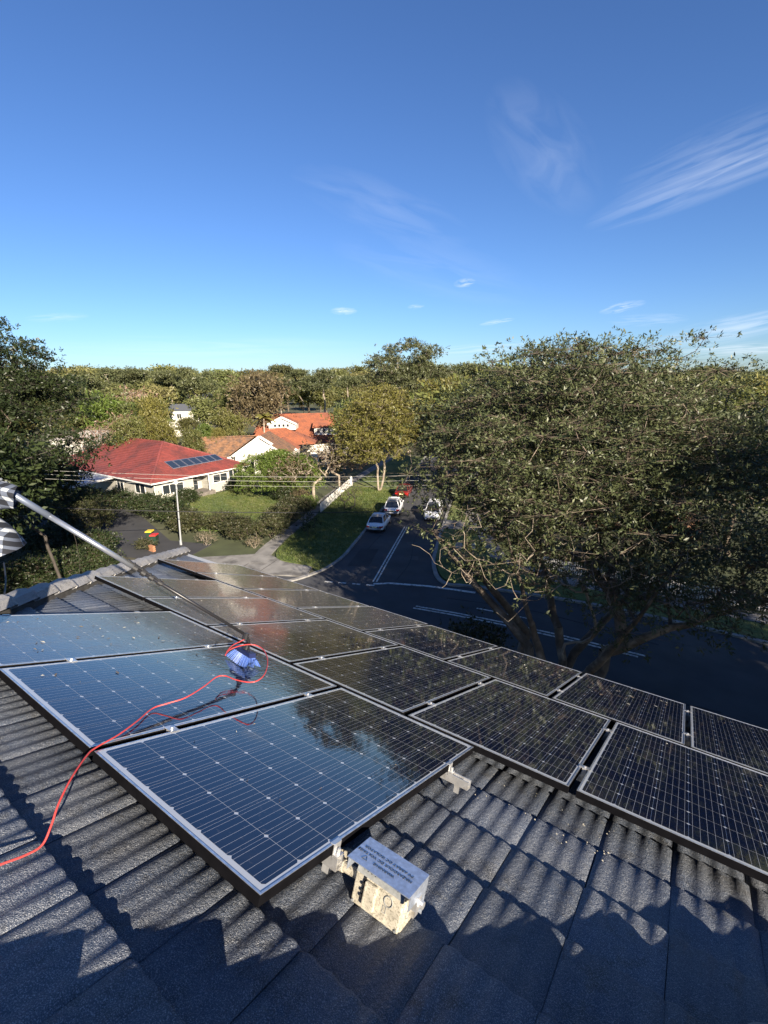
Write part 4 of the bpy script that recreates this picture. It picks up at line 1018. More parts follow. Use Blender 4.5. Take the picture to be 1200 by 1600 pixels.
mid = [  # kind, px, ytop, dist, width factor, leaf, label
 ('gum', 145, 574, 150, 1.0, None, 'gum tree with a pale forked trunk behind the dark left tree'),
 ('gum', 196, 580, 165, 1.1, None, 'olive gum crown on the skyline right of the forked gum'),
 ('gum', 100, 592, 130, .8, None, 'thin gum peeping over the shoulder of the dark left tree'),
 ('gum', 306, 572, 170, .9, None, 'wispy topped gum breaking the skyline above the white house'),
 ('gum', 262, 582, 180, .8, None, 'flat topped gum left of the wispy skyline gum'),
 ('gum', 436, 573, 175, .8, None, 'small skyline gum just right of the russet tree'),
 ('gum', 505, 575, 170, 1.1, None, 'broad skyline gum above the orange roof ridge'),
 ('gum', 548, 590, 150, 1.0, None, 'gum between the orange roof and the tall umbrella gum'),
 ('gum', 470, 580, 190, 1.0, None, 'dull green skyline gum behind the dormered roof'),
 ('round', 392, 580, 112, .95, 'leaf_brown', 'large russet tree with bare grey limbs left of the orange roof'),
 ('round', 362, 606, 120, .8, None, 'wide olive tree right of the white far house'),
 ('round', 170, 615, 105, 1.0, 'leaf_hedge', 'bright green tree above the pinkish bare tree'),
 ('round', 215, 622, 100, .95, None, 'mid green tree left of the far white house'),
 ('round', 232, 618, 92, .5, 'leaf_yellow', 'yellow green tree between the red roof and the white house'),
 ('round', 252, 652, 84, .6, 'leaf_yellow', 'low golden green tree standing behind the red roof ridge'),
 ('round', 205, 650, 84, .7, None, 'grey green bushy tree behind the left end of the red roof'),
 ('round', 318, 662, 92, .6, 'leaf_hedge', 'pale green bushy tree below the far white house'),
 ('round', 360, 640, 95, .8, None, 'green tree behind the brown tiled roof'),
 ('round', 300, 668, 80, .55, None, 'small dark tree touching the red roof ridge'),
 ('round', 340, 668, 86, .5, 'leaf_yellow', 'small golden shrub tree just behind the brown tiled ridge'),
 ('bare', 165, 655, 88, 1.3, 'leaf_pink', 'leafless tree with pinkish twigs left of the red roof'),
 ('bare', 185, 640, 95, 1.1, 'leaf_pink', 'tall bare grey tree behind the pinkish twiggy one'),
 ('bare', 205, 600, 125, 1.0, 'leaf_pink', 'pinkish bare crown below the skyline gums at left'),
 ('round', 545, 628, 92, 1.0, None, 'olive tree at the right end of the orange roof'),
 ('round', 524, 690, 70, .5, 'leaf_yellow', 'small yellowish tree in front of the orange roofed house'),
 ('round', 706, 590, 75, 1.0, 'leaf_yellow', 'yellowish tree seen through the left side of the huge tree'),
 ('round', 760, 572, 60, 1.1, None, 'mid green tree behind the left side of the huge tree'),
 ('round', 672, 650, 78, .9, 'leaf_yellow', 'sunlit tree beyond the street behind the tips of the huge tree'),
 ('round', 292, 652, 118, .75, None, 'olive tree hiding the lower part of the far white house'),
 ('gum', 728, 572, 110, 1.1, None, 'gum on the skyline between the umbrella gum and the huge tree'),
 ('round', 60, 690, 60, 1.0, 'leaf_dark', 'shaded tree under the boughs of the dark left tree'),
]
for i, (kd, px, yt_, di, w, lm, lab) in enumerate(mid):
    place_px(kd, px, yt_, di, lab, w=w, lm=lm, v=i)
# the far wood: every tree an object, those behind sharing a label
g2 = np.random.default_rng(77); nfar = 0
LM = [(-60, 'beyond the left frame edge'), (110, 'behind the dark left tree'), (190, 'behind the pinkish bare trees'), (262, 'behind the red roof ridge'), (330, 'around the far white house'), (430, 'behind the russet tree and the brown roof'), (540, 'behind the orange roof'),
      (640, 'left of the tall umbrella gum'), (760, 'right of the tall umbrella gum'), (950, 'behind the left half of the huge tree'), (1150, 'behind the right half of the huge tree'), (1230, 'at the right frame edge under the hills'), (9999, 'beyond the right frame edge')]
ROWS = ['front row woodland tree', 'second row woodland tree', 'middle row woodland tree', 'back row woodland tree', 'farthest skyline tree']
for row, (dist, ylo, yhi, n) in enumerate(((135, 600, 626, 26), (185, 584, 612, 34), (240, 576, 598, 40), (320, 573, 590, 44), (430, 571, 584, 44))):
    for k in range(n):
        px = -150 + 1500 * (k + g2.uniform(-.35, .35)) / n
        if row == 0 and (255 < px < 320 or 380 < px < 560): continue
        if row == 1 and 262 < px < 318: continue
        d = dist * g2.uniform(.9, 1.12); place_px('far', px, g2.uniform(ylo, yhi), d, ROWS[row] + ' ' + next(t for x_, t in LM if px < x_), w=g2.uniform(.9, 1.35) * (1.15 if row > 2 else 1), group='trees of the far wood', v=k)
        nfar += 1
# other trees behind the big tree on the right, and on the right of the frame
for i, (px, yt_, di, w, lm, lab) in enumerate([(830, 600, 60, 1.2, None, 'tree showing between the limbs left of the huge tree centre'), (960, 590, 70, 1.3, None, 'green tree far behind the centre of the huge tree'),
      (1090, 600, 62, 1.2, None, 'green tree far behind the right of the huge tree'), (1195, 588, 95, 1.0, 'leaf_yellow', 'sunlit yellowish treetop at the right frame edge below the hills'), (1180, 640, 48, 1.1, 'leaf_dark', 'dark tree low at the right edge behind the picket fence'),
      (1010, 700, 44, .9, 'leaf_dark', 'dark garden tree behind the picket fence centre')]):
    place_px('round', px, yt_, di, lab, w=w, lm=lm, v=i)
# unseen trees added only to shade the big tree and the street
for i, (x, y, h, w) in enumerate(((21, 12.5, 20.5, 1.05), (26.5, 19, 22, 1.15), (18.8, 2.0, 16.6, .8), (31, 9, 20, 1.2))):
    place('dense', (x, y, G), h, w, ('nearest tall', 'farthest and tallest', 'lowest', 'outermost', 'slim')[i] + ' leafy shade tree added right of the tiled house, out of view', 'added shade trees right of the house', v=i)


for i, (x, y, h, w) in enumerate(((-26, 2, 17, 1.0), (-31.5, 6, 15, .85), (-22, -1.5, 17, 1.0))):  # out of view, added only to shade the driveway and bushes
    place('dense', (x, y, G), h, w, ('middle', 'farthest', 'nearest')[i] + ' leafy shade tree added left of the tiled house, out of view', 'added shade trees left of the tiled house', v=i)

# ---------------------------------------------------------------- hedges, shrubs
def shrub(label, ells, n, leaf, lm, base, name='shrub', cat='shrub', nper=6, per=5, stems=4, bm_='bark', ntips=None, shell=.55, spread=.4, group=None, width=.5, seed=None, rt=.008, twig=True):
    return tree(name, label, cat, base, (base[0], base[1], base[2] + .35), ells, n, per, leaf, nper, M[lm], M[bm_], rt=rt, stems=stems, shell=shell, seg=.5, tipspread=leaf * 1.6, width=width, spread=spread, group=group, seed=seed, low=-.5, twigs=twig, rmax=.06)
def blob(x, y, rx, ry, h, z=0.0): return (x, y, G + z + h * .5, rx, ry, h * .5)
shrub('tall clipped bright green hedge in full sun between the red house and the street', [blob(-43.4, 39.8, 2.7, 2.3, 5.8), blob(-40.9, 41.4, 2.7, 2.3, 6.3), blob(-38.6, 43.0, 2.5, 2.3, 5.8)], 1300, .22, 'leaf_hedge', (-41.6, 42.6, G), 'hedge', 'hedge', per=7, shell=.82, spread=2, seed=51)
shrub('small russet shrub in front of the bright hedge', [blob(-37.0, 41.0, 1.2, 1.0, 2.0)], 90, .16, 'leaf_brown', (-37.0, 41.0, G), seed=52)
shrub('dark round bush added in place of the shadow on the hedge', [blob(-38.8, 40.4, 1.6, 1.3, 2.6)], 160, .18, 'leaf_dark', (-38.8, 40.4, G), seed=53)  # dark foliage stands in for a shadow on the hedge
shrub('yellow green low shrub where the white wall begins', [blob(-34.4, 39.4, 1.5, 1.3, 1.6)], 120, .16, 'leaf_hedge', (-34.4, 39.4, G), seed=54)
for i, (x, y, rx, ry, h, lab) in enumerate(((-29.8, 29.6, 1.6, 1.9, 2.2, 'dark hedge mound nearest the apron along the footpath'), (-31.6, 33.0, 1.7, 2.1, 2.4, 'second dark hedge mound along the footpath'),
      (-33.6, 36.6, 1.8, 2.1, 2.2, 'third dark hedge mound along the footpath, before the yellow shrub'), (-31.8, 27.6, 1.8, 1.6, 2.2, 'leafy hedge mound at the corner by the driveway'), (-35.2, 28.2, 2.1, 1.5, 2.1, 'dark bush beside the lamp pole on its right'))):
    shrub(lab, [blob(x, y, rx, ry, h)], 190, .17, 'leaf_shrub', (x, y, G), group='garden hedge along the footpath', seed=60 + i)
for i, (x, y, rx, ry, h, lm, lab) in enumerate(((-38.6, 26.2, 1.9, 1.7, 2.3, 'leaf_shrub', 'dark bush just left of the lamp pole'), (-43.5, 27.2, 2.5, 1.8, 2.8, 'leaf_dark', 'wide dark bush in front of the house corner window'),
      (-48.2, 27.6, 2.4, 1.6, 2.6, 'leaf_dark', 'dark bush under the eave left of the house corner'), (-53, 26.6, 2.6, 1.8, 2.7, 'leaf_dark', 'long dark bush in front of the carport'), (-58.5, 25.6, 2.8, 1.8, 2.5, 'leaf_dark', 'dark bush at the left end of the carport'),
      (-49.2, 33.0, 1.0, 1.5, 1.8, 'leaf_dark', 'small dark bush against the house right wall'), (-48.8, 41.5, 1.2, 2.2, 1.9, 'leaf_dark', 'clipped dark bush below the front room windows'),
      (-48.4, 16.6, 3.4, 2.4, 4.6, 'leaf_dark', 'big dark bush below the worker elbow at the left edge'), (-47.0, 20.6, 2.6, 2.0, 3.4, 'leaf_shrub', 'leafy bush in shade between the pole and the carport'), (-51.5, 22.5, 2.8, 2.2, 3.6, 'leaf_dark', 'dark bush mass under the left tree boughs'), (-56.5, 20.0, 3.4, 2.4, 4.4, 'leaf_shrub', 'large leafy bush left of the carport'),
      (-42.5, 15.4, 2.6, 1.8, 2.8, 'leaf_dark', 'low dark bush added for ground shade just over the hip tiles, left of the pole'), (-39.5, 17.6, 2.2, 1.5, 2.2, 'leaf_dark', 'low dark bush added for ground shade behind the hip tiles at the pole joint'), (-45.5, 12.2, 3.0, 2.0, 3.6, 'leaf_dark', 'dark bush added for ground shade above the hip tiles nearest the left edge'))):  # last three: dark bushes added where the ground lies in shade
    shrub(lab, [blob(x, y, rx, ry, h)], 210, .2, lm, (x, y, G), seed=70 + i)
for px, py, rx, ry, h, lab in ((5, 955, 2.2, 1.8, 3.2, 'dark bush added for ground shade right behind the first hip tiles at the left edge'), (55, 938, 2.2, 1.8, 3.2, 'dark bush added for ground shade behind the second stretch of hip tiles'), (105, 918, 2.2, 1.8, 3.0, 'dark bush added for ground shade behind the hip tiles under the pole joint'), (150, 899, 2.0, 1.6, 2.6, 'dark low bush added for ground shade behind the hip tiles short of the bins')):  # dark bushes put in to stand for the unlit ground
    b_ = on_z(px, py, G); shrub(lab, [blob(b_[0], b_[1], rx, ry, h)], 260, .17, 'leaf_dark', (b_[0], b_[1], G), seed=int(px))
shrub('dead looking brown bush at the kerb side of the hedge', [blob(-28.8, 26.6, 1.0, .9, 1.2)], 160, .10, 'leaf_brown', (-28.8, 26.6, G), per=1, nper=3, shell=.3, bm_='bark_pale', seed=81)
shrub('low dark shrub in front of the bins', [blob(-37.2, 20.9, 1.0, .7, 1.0)], 70, .12, 'leaf_shrub', (-37.2, 20.9, G), seed=89)
shrub('brown twiggy shrub beside the apron under the lamp pole', [blob(-33.2, 24.6, 1.5, 1.0, 1.5)], 190, .10, 'leaf_brown', (-33.2, 24.6, G), per=1, nper=3, shell=.3, bm_='bark_pale', seed=82)
shrub('bare dark many stemmed shrub at the end of the white wall', [blob(-29.8, 41.5, 2.3, 2.2, 4.6)], 260, .12, 'leaf_brown', (-29.8, 41.5, G), per=1, nper=2, shell=.3, bm_='bark_dark', spread=.9, seed=83, rt=.014)
shrub('young leafy sapling on the grass verge', [blob(-26.6, 31.6, .8, .8, 2.6)], 46, .2, 'leaf_dark', (-26.6, 31.6, G), per=3, nper=5, stems=2, spread=.2, seed=84, name='sapling', cat='sapling')
shrub('wiry brown shrub on the far verge right of the side street', [blob(-11.4, 32.6, 1.5, 1.2, 1.7)], 300, .09, 'leaf_brown', (-11.4, 32.6, G), per=1, nper=3, shell=.2, bm_='bark_pale', seed=85)
shrub('tuft leaved shrub at the corner kerb right of the side street', [blob(-9.2, 31.6, 1.2, 1.0, 1.2)], 120, .22, 'leaf_shrub', (-9.2, 31.6, G), per=2, nper=6, width=.2, seed=86)
shrub('dense dark shrub at the far right beyond the outer panels', [blob(11.6, 17.6, 3.0, 2.2, 4.6), blob(9.6, 18.2, 1.7, 1.4, 3.0)], 420, .22, 'leaf_dark', (11.4, 17.8, G), per=5, seed=87)
shrub('leafy branches low at the kerb left of the big trunk', [blob(-3.4, 19.4, 1.7, 1.3, 3.4)], 130, .22, 'leaf_shrub', (-3.4, 19.4, G), per=3, seed=88)
# bare twiggy trees behind the white wall
for i, (px, py, h, w, lab) in enumerate(((505, 790, 8.0, 1.2, 'pale bare branched tree leaning over the white wall'), (470, 786, 6.6, 1.0, 'fan of bare tan twigs beside the bright hedge'), (545, 772, 7.6, .9, 'bare reddish twigged tree behind the wall end'))):
    b = on_z(px, py, G); b = b + np.array([-3.2, 1.4, 0]) * .8; place('bare', b, h, w, lab, lm='leaf_pink' if i else 'leaf_brown')
# palm by the russet tree
pb = at(412, 700, 98); pb[2] = G; pt_ = at(412, 652, 98)
pm = thing('palm_tree', 'small pale palm left of the orange roof', 'palm', pb)
q = MB(); q.tube([pb, (pb + pt_) / 2 + (.1, 0, 0), pt_], [.22, .17, .15], 8); q.build('trunk', M['bark_pale'], pm)
for k in range(16):
    a = k * 2.4; el = random.uniform(-.1, 1.1); q = MB(); d = np.array([math.cos(a) * math.cos(el), math.sin(a) * math.cos(el), math.sin(el)]); sd = np.array([-math.sin(a), math.cos(a), 0])
    ps = [pt_ + d * 2.6 * t + np.array([0, 0, -1.5 * t * t]) for t in np.linspace(0, 1, 6)]
    for j in range(5):
        w0, w1 = .5 * math.sin(math.pi * (j / 5 * .8 + .15)), .5 * math.sin(math.pi * ((j + 1) / 5 * .8 + .15))
        q.add([ps[j] + sd * w0 - (0, 0, .2), ps[j], ps[j] - sd * w0 - (0, 0, .2), ps[j + 1] - sd * w1 - (0, 0, .2), ps[j + 1], ps[j + 1] + sd * w1 - (0, 0, .2)], [(0, 1, 4, 5), (1, 2, 3, 4)])
    q.build('frond', M['leaf_yellow'], pm)
# short grass tufts on verge and lawn
def tufts(poly_fn, n, box, z, s):
    pts = []; g = np.random.default_rng(9)
    while len(pts) < n:
        x, y = g.uniform(box[0], box[2]), g.uniform(box[1], box[3])
        if poly_fn(x, y): pts.append((x, y, z))
    C = np.array(pts); D = np.tile([[0, 0, 1.]], (n, 1)); return leaf_mesh('grass', C, D, s, 4, M['blade'], (0, 0, 0), width=.3, jit=.4, droop=0, spreadang=.8)
def inpoly(poly):
    P_ = np.array(poly)
    def f(x, y):
        c = False; j = len(P_) - 1
        for i in range(len(P_)):
            if (P_[i, 1] > y) != (P_[j, 1] > y) and x < (P_[j, 0] - P_[i, 0]) * (y - P_[i, 1]) / (P_[j, 1] - P_[i, 1]) + P_[i, 0]: c = not c
            j = i
        return c
    return f
gm = tufts(inpoly([tuple(p) for p in vp]), 9000, (-38, 25, -20, 52), G + .14, .13); go = bpy.data.objects.new('grass', gm); COL.objects.link(go); tag(go, 'short grass on the verge between footpath and kerb', kind='stuff')
gm = tufts(inpoly([(-32.6, 29.6), (-33.5, 36.5), (-36.5, 42.0), (-50, 45.5), (-50.4, 30), (-46, 27.4), (-38, 27.0)]), 7000, (-51, 27, -32, 46), G + .2, .14); go = bpy.data.objects.new('grass', gm); COL.objects.link(go); tag(go, 'lawn grass in front of the red roofed house', kind='stuff')

# ================================================================ HOUSES
M['red_tile'] = mk('red_roof_tile', (.195, .045, .037), rough=.65, c2=(.12, .036, .033), c2scale=.5, var=.18, vscale=2.5)
M['orange_tile'] = mk('orange_roof_tile', (.27, .092, .045), rough=.8, c2=(.19, .07, .042), c2scale=.6, var=.22, vscale=4)
M['brown_tile'] = mk('brown_roof_tile', (.20, .105, .055), rough=.8, c2=(.11, .07, .05), c2scale=1.2, var=.3, vscale=3)
M['slate'] = mk('dark_metal_roof', (.085, .092, .105), rough=.55)
M['white_wall'] = mk('white_painted_wall', (.52, .50, .45), rough=.7, var=.06, vscale=2)
M['cream_wall'] = mk('cream_weatherboard', (.33, .32, .28), rough=.7, var=.08, vscale=1.5)
M['trim'] = mk('white_trim', (.60, .59, .56), rough=.55)
M['glass'] = mk('window_glass', (.02, .025, .03), rough=.06, spec=.8)
M['pvglass'] = mk('collector_glass', (.02, .03, .05), rough=.12, spec=.7)
M['gutter_w'] = mk('gutter_paint', (.62, .62, .60), rough=.5)
def roof_face(pts, name, mat, parent, row=.36, th=.075):
    """one roof plane laid in stepped courses: pts[0],pts[1] = eave, rest towards the ridge"""
    pts = [np.array(p, float) for p in pts]; e = pts[1] - pts[0]; e /= np.linalg.norm(e); nrm = np.cross(pts[1] - pts[0], pts[2] - pts[0]); nrm /= np.linalg.norm(nrm)
    if nrm[2] < 0: nrm = -nrm
    upv = np.cross(nrm, e); upv = upv if upv[2] > 0 else -upv
    P2 = [((p - pts[0]) @ e, (p - pts[0]) @ upv) for p in pts]; H = max(p[1] for p in P2); n = max(2, int(H / row)); mb = MB()
    def span(h):
        xs = []
        for i in range(len(P2)):
            (x0, y0), (x1, y1) = P2[i], P2[(i + 1) % len(P2)]
            if abs(y1 - y0) < 1e-9: continue
            t = (h - y0) / (y1 - y0)
            if -1e-9 <= t <= 1 + 1e-9: xs.append(x0 + t * (x1 - x0))
        return (min(xs), max(xs)) if xs else (0, 0)
    def W3(x, y, z): return pts[0] + e * x + upv * y + nrm * z
    for k in range(n):
        h0, h1 = H * k / n, H * (k + 1) / n; a0, b0 = span(min(h0 + 1e-4, H)); a1, b1 = span(max(h1 - 1e-4, 0))
        mb.add([W3(a0, h0, th), W3(b0, h0, th), W3(b1, h1, 0.002), W3(a1, h1, 0.002), W3(a0, h0, 0), W3(b0, h0, 0)], [(0, 1, 2, 3), (4, 5, 1, 0)])
    return mb.build(name, mat, parent)
def capline(a, b, mat, parent, name='ridge_cap', w=.26, h=.13):
    mb = MB(); a = np.array(a, float); b = np.array(b, float); n = max(1, int(np.linalg.norm(b - a) / .9))
    for i in range(n):
        p, q_ = a + (b - a) * i / n, a + (b - a) * (i + .97) / n; mb.beam(p + (0, 0, .03), q_ + (0, 0, .05), w, h)
    return mb.build(name, mat, parent)
def window(parent, c, ux, w, h, nrm, panes=2, sill=True, bars=0):
    """frame with recessed panes; c centre, ux unit along wall, nrm outward"""
    c = np.array(c, float); ux = np.array(ux, float); nrm = np.array(nrm, float); uz = np.array([0, 0, 1.])
    fr = MB(); t = .07
    def bx(x0, x1, z0, z1, d0, d1, mb): mb.hexa([c + ux * x + uz * z + nrm * d for d, (x, z) in [(d0, (x0, z0)), (d0, (x1, z0)), (d0, (x1, z1)), (d0, (x0, z1)), (d1, (x0, z0)), (d1, (x1, z0)), (d1, (x1, z1)), (d1, (x0, z1))]])
    bx(-w / 2, w / 2, h / 2 - t, h / 2, .005, .06, fr); bx(-w / 2, w / 2, -h / 2, -h / 2 + t, .005, .06, fr)
    for k in range(panes + 1):
        x = -w / 2 + (w - t) * k / panes; bx(x, x + t, -h / 2 + t, h / 2 - t, .005, .06, fr)
    if sill: bx(-w / 2 - .08, w / 2 + .08, -h / 2 - .08, -h / 2 - .002, .005, .12, fr)
    fo = fr.build('window', M['trim'], parent)
    for k in range(panes):
        x = -w / 2 + (w - t) * k / panes; pn = MB(); bx(x + t, x + (w - t) / panes, -h / 2 + t, h / 2 - t, .006, .025, pn); pn.build('pane', M['glass'], fo)
    return fo
def wallbox(parent, lo, hi, mat, name='wall'):
    mb = MB(); mb.box(lo, hi); return mb.build(name, mat, parent)
# --- red roofed house
X1, Y0, Y1 = -51.2, 29.9, 45.2; X0 = -80.; EZ = G + 2.95; RZ = G + 6.7; YC = (Y0 + Y1) / 2
rh = thing('red_roofed_house', 'cream weatherboard house with bright red tiled hip roof and six solar collectors', 'house', (-60, 37.5, G))
A0, A1, A2, A3 = (X0, Y0, EZ), (X1, Y0, EZ), (X1, Y1, EZ), (X0, Y1, EZ); R0, R1 = (X0 + 8.5, YC, RZ), (X1 - 9.2, YC, RZ)
roof_face([A0, A1, R1, R0], 'roof', M['red_tile'], rh); roof_face([A1, A2, R1], 'roof', M['red_tile'], rh); roof_face([A2, A3, R0, R1], 'roof', M['red_tile'], rh); roof_face([A3, A0, R0], 'roof', M['red_tile'], rh)
for a, b in ((A1, R1), (A2, R1), (R0, R1), (A0, R0)): capline(a, b, M['red_tile'], rh)
mb = MB(); mb.beam((X0, Y0, EZ - .06), (X1, Y0, EZ - .06), .14, .16); mb.beam((X1, Y0 - .07, EZ - .06), (X1, Y1, EZ - .06), .14, .16); mb.build('gutter', M['gutter_w'], rh)
mb = MB(); mb.add([(X0, Y0, EZ - .02), (X1, Y0, EZ - .02), (X1, Y1, EZ - .02), (X0, Y1, EZ - .02)], [(3, 2, 1, 0)]); mb.build('soffit', M['trim'], rh)
wallbox(rh, (X0 + .6, Y0 + .7, G), (X1 - .7, Y0 + 6.2, EZ - .03), M['cream_wall']); wallbox(rh, (X0 + .6, Y0 + 6.21, G), (X1 - 2.4, Y0 + 8.6, EZ - .03), M['cream_wall']); wallbox(rh, (X0 + .6, Y0 + 8.61, G), (X1 - .5, Y1 - .6, EZ - .03), M['cream_wall'])
bd = MB()
for k in range(11):
    z = G + .25 + k * .24; bd.box((X1 - .699, Y0 + .72, z), (X1 - .68, Y0 + 6.18, z + .2)); bd.box((X0 + 10, Y0 + .68, z), (X1 - .72, Y0 + .699, z + .2))
bd.build('weatherboards', M['cream_wall'], rh)
window(rh, (X1 - .68, Y0 + 3.2, G + 1.75), (0, 1, 0), 3.0, 1.25, (1, 0, 0), 3); window(rh, (X1 - 2.38, Y0 + 7.5, G + 1.3), (0, 1, 0), 1.0, 2.1, (1, 0, 0), 1, False)
window(rh, (X1 - .48, Y0 + 10.3, G + 1.9), (0, 1, 0), 2.4, 1.2, (1, 0, 0), 2); window(rh, (X1 - .48, Y0 + 12.9, G + 1.9), (0, 1, 0), 2.3, 1.5, (1, 0, 0), 3)
window(rh, (X1 - 4.0, Y0 + .68, G + 1.8), (1, 0, 0), 2.4, 1.3, (0, -1, 0), 2); window(rh, (X1 - 9.0, Y0 + .68, G + 1.4), (1, 0, 0), 1.8, 2.0, (0, -1, 0), 2)
mb = MB(); mb.box((X1 - 2.3, Y0 + 6.0, G), (X1 + .4, Y0 + 8.7, G + .55)); mb.build('porch', mk('porch_stone', (.13, .115, .10), rough=.9, var=.3, vscale=3), rh)
mb = MB(); mb.tube([(X1 - .1, Y0 + 8.2, G + .5), (X1 - .1, Y0 + 8.2, EZ - .1)], .07, 8); mb.tube([(X1 - .68, Y0 + .72, G), (X1 - .68, Y0 + .72, EZ)], .05, 6); mb.build('downpipe', M['trim'], rh)
# pool collectors on the right roof plane: a thing of its own
sa, sb, sc_ = np.array(A1), np.array(A2), np.array(R1); ne = np.cross(sb - sa, sc_ - sa); ne /= np.linalg.norm(ne); ne = ne if ne[2] > 0 else -ne; upr = np.cross(np.array([0, 1., 0]), ne); upr = upr if upr[2] > 0 else -upr
def on_roof(px, py):
    d = ray(px, py); t = ((sa - CAM) @ ne) / (d @ ne); return CAM + t * d
q0, q1, q2, q3 = on_roof(270, 734), on_roof(349, 719), on_roof(336, 711), on_roof(256, 723)
coll = thing('roof_collector', 'row of seven small dark collector panels on the red tiled roof', 'solar panels', (q0 + q2) / 2)
for k in range(7):
    a, b = k / 7 + .006, (k + 1) / 7 - .006; pn = MB(); B_ = [q0 + (q1 - q0) * a, q0 + (q1 - q0) * b, q3 + (q2 - q3) * b, q3 + (q2 - q3) * a]
    pn.hexa([p + ne * .10 for p in B_] + [p + ne * .16 for p in B_]); po = pn.build('collector_frame', M['frame_top'], coll)
    cc = sum(B_) / 4; g_ = MB(); I = [cc + (p - cc) * .9 + ne * .164 for p in B_]; g_.add(I, [(0, 1, 2, 3)]); g_.build('glass', M['pvglass'], po)
# carport
cp = thing('carport', 'flat pale roofed carport at the left end of the red roofed house', 'carport', (-62, 26, G))
czt = G + 2.75; cq = [on_z(93, 765, czt), on_z(186, 744, czt), on_z(137, 735, czt), on_z(88, 741, czt)]
mb = MB(); mb.hexa([p - np.array([0, 0, .12]) for p in cq] + cq); mb.build('carport_roof', mk('pale_sheet_roof', (.40, .42, .45), rough=.45, var=.08, vscale=.8), cp)
mb = MB()
for i in range(4):
    mb.beam(cq[i] - (0, 0, .02), cq[(i + 1) % 4] - (0, 0, .02), .12, .26)
mb.build('fascia', M['trim'], cp)
for p in cq:
    c_ = sum(cq) / 4; p_ = p + (c_ - p) * .05; mb = MB(); mb.tube([(p_[0], p_[1], G), (p_[0], p_[1], czt - .13)], .06, 8); mb.build('post', M['trim'], cp)
# --- brown roofed house with white gables
def gable(parent, apex, half, drop, depth_dir, depth, mat, wallm, board=True, ln=1.2):
    """gable facing the camera side: apex point, half width vector, drop of the eaves, roof running back"""
    apex = np.array(apex, float); hv = np.array(half, float); dd = np.array(depth_dir, float); L_, Rr = apex - hv - (0, 0, drop), apex + hv - (0, 0, drop)
    fw = -dd * .35
    roof_face([L_ + fw + dd * depth, L_ + fw, apex + fw, apex + fw + dd * depth], 'roof', mat, parent); roof_face([Rr + fw, Rr + fw + dd * depth, apex + fw + dd * depth, apex + fw], 'roof', mat, parent)
    w = MB(); k = .93; c = apex - (0, 0, drop); 
    w.add([c - hv * k, c + hv * k, apex - (0, 0, drop * .07), c - hv * k + dd * .1, c + hv * k + dd * .1, apex + dd * .1 - (0, 0, drop * .07)], [(0, 1, 2), (5, 4, 3)])
    w.add([c - hv * k, c + hv * k, c + hv * k - (0, 0, ln), c - hv * k - (0, 0, ln), c - hv * k + dd * depth, c + hv * k + dd * depth, c + hv * k - (0, 0, ln) + dd * depth, c - hv * k - (0, 0, ln) + dd * depth], [(0, 1, 2, 3)[::-1], (0, 4, 7, 3), (1, 5, 6, 2)[::-1]])
    w.build('gable_wall', wallm, parent)
    if board:
        b = MB(); b.beam(L_ + fw * 1.06 + (0, 0, .02), apex + fw * 1.06 + (0, 0, .02), .1, .38); b.beam(apex + fw * 1.06 + (0, 0, .02), Rr + fw * 1.06 + (0, 0, .02), .1, .38); b.build('bargeboard', M['trim'], parent)
    # vertical cover battens on the gable
    bt_ = MB(); n = 7
    for i in range(-n + 1, n):
        x = i / n * .8; hgt = drop * (1 - abs(x)) * .8
        p = c + hv * x - dd * .03 + (0, 0, .05); bt_.beam(p, p + (0, 0, hgt), .05, .04, up=tuple(hv / np.linalg.norm(hv)))
    bt_.build('battens', M['white_wall'], parent)
    return L_, Rr
gdir = np.array([-.62, .785, 0.]); gx = np.array([.785, .62, 0.])
bh = thing('brown_roofed_house', 'white gabled house with weathered brown tiled roof between the red and the orange roofs', 'house', at(400, 740, 82) * (1, 1, 0) + (0, 0, G))
ap1 = at(406, 682, 80); gable(bh, ap1, gx * 4.6, 3.1, gdir, 9, M['brown_tile'], M['white_wall'])
ap2 = at(423, 697, 76.5); gable(bh, ap2, gx * 3.0, 2.0, gdir, 4, M['brown_tile'], M['white_wall'], ln=2.6)
ap3 = at(438, 687, 88); gable(bh, ap3, gx * 3.0, 2.0, gdir, 5, M['orange_tile'], M['white_wall'], ln=3.0)
# long brown side roof running left
rl0 = at(400, 681, 84); rl1 = at(300, 690, 86); rl1[2] = rl0[2]; dn = np.array([-.1, -.99, 0.]) * 6.0; dn = dn - (0, 0, 3.0)
roof_face([rl1 + dn, rl0 + dn * .98, rl0, rl1], 'roof', M['brown_tile'], bh); roof_face([rl0 + gdir * 6 - (0, 0, 3), rl1 + gdir * 6 - (0, 0, 3), rl1, rl0], 'roof', M['brown_tile'], bh); capline(rl1, rl0, M['brown_tile'], bh)
wb = MB(); p0, p1 = rl1 + dn * .93, rl0 + dn * .93; wb.hexa([np.array([p0[0], p0[1], G]), np.array([p1[0], p1[1], G]), np.array([p1[0] - 3, p1[1] + 9, G]), np.array([p0[0] - 3, p0[1] + 9, G]), p0 - (0, 0, .1), p1 - (0, 0, .1), np.array([p1[0] - 3, p1[1] + 9, p1[2] - .1]), np.array([p0[0] - 3, p0[1] + 9, p0[2] - .1])]); wb.build('wall', M['white_wall'], bh)
c_ = ap3 + gx * 4.2 - (0, 0, 3.6)
wb = MB(); wb.beam(ap3 - gdir * .2 - gx * 2 + (0, 0, -4.3), ap3 - gdir * .2 + gx * 9 + (0, 0, -4.3), .3, 3.2, up=(0, 0, 1)); wb.build('wall', M['white_wall'], bh)
for k in range(4): window(bh, ap3 - gdir * .36 + gx * (1.2 + k * 2.0) + (0, 0, -3.9), gx, 1.0, 1.5, -gdir, 2, False)
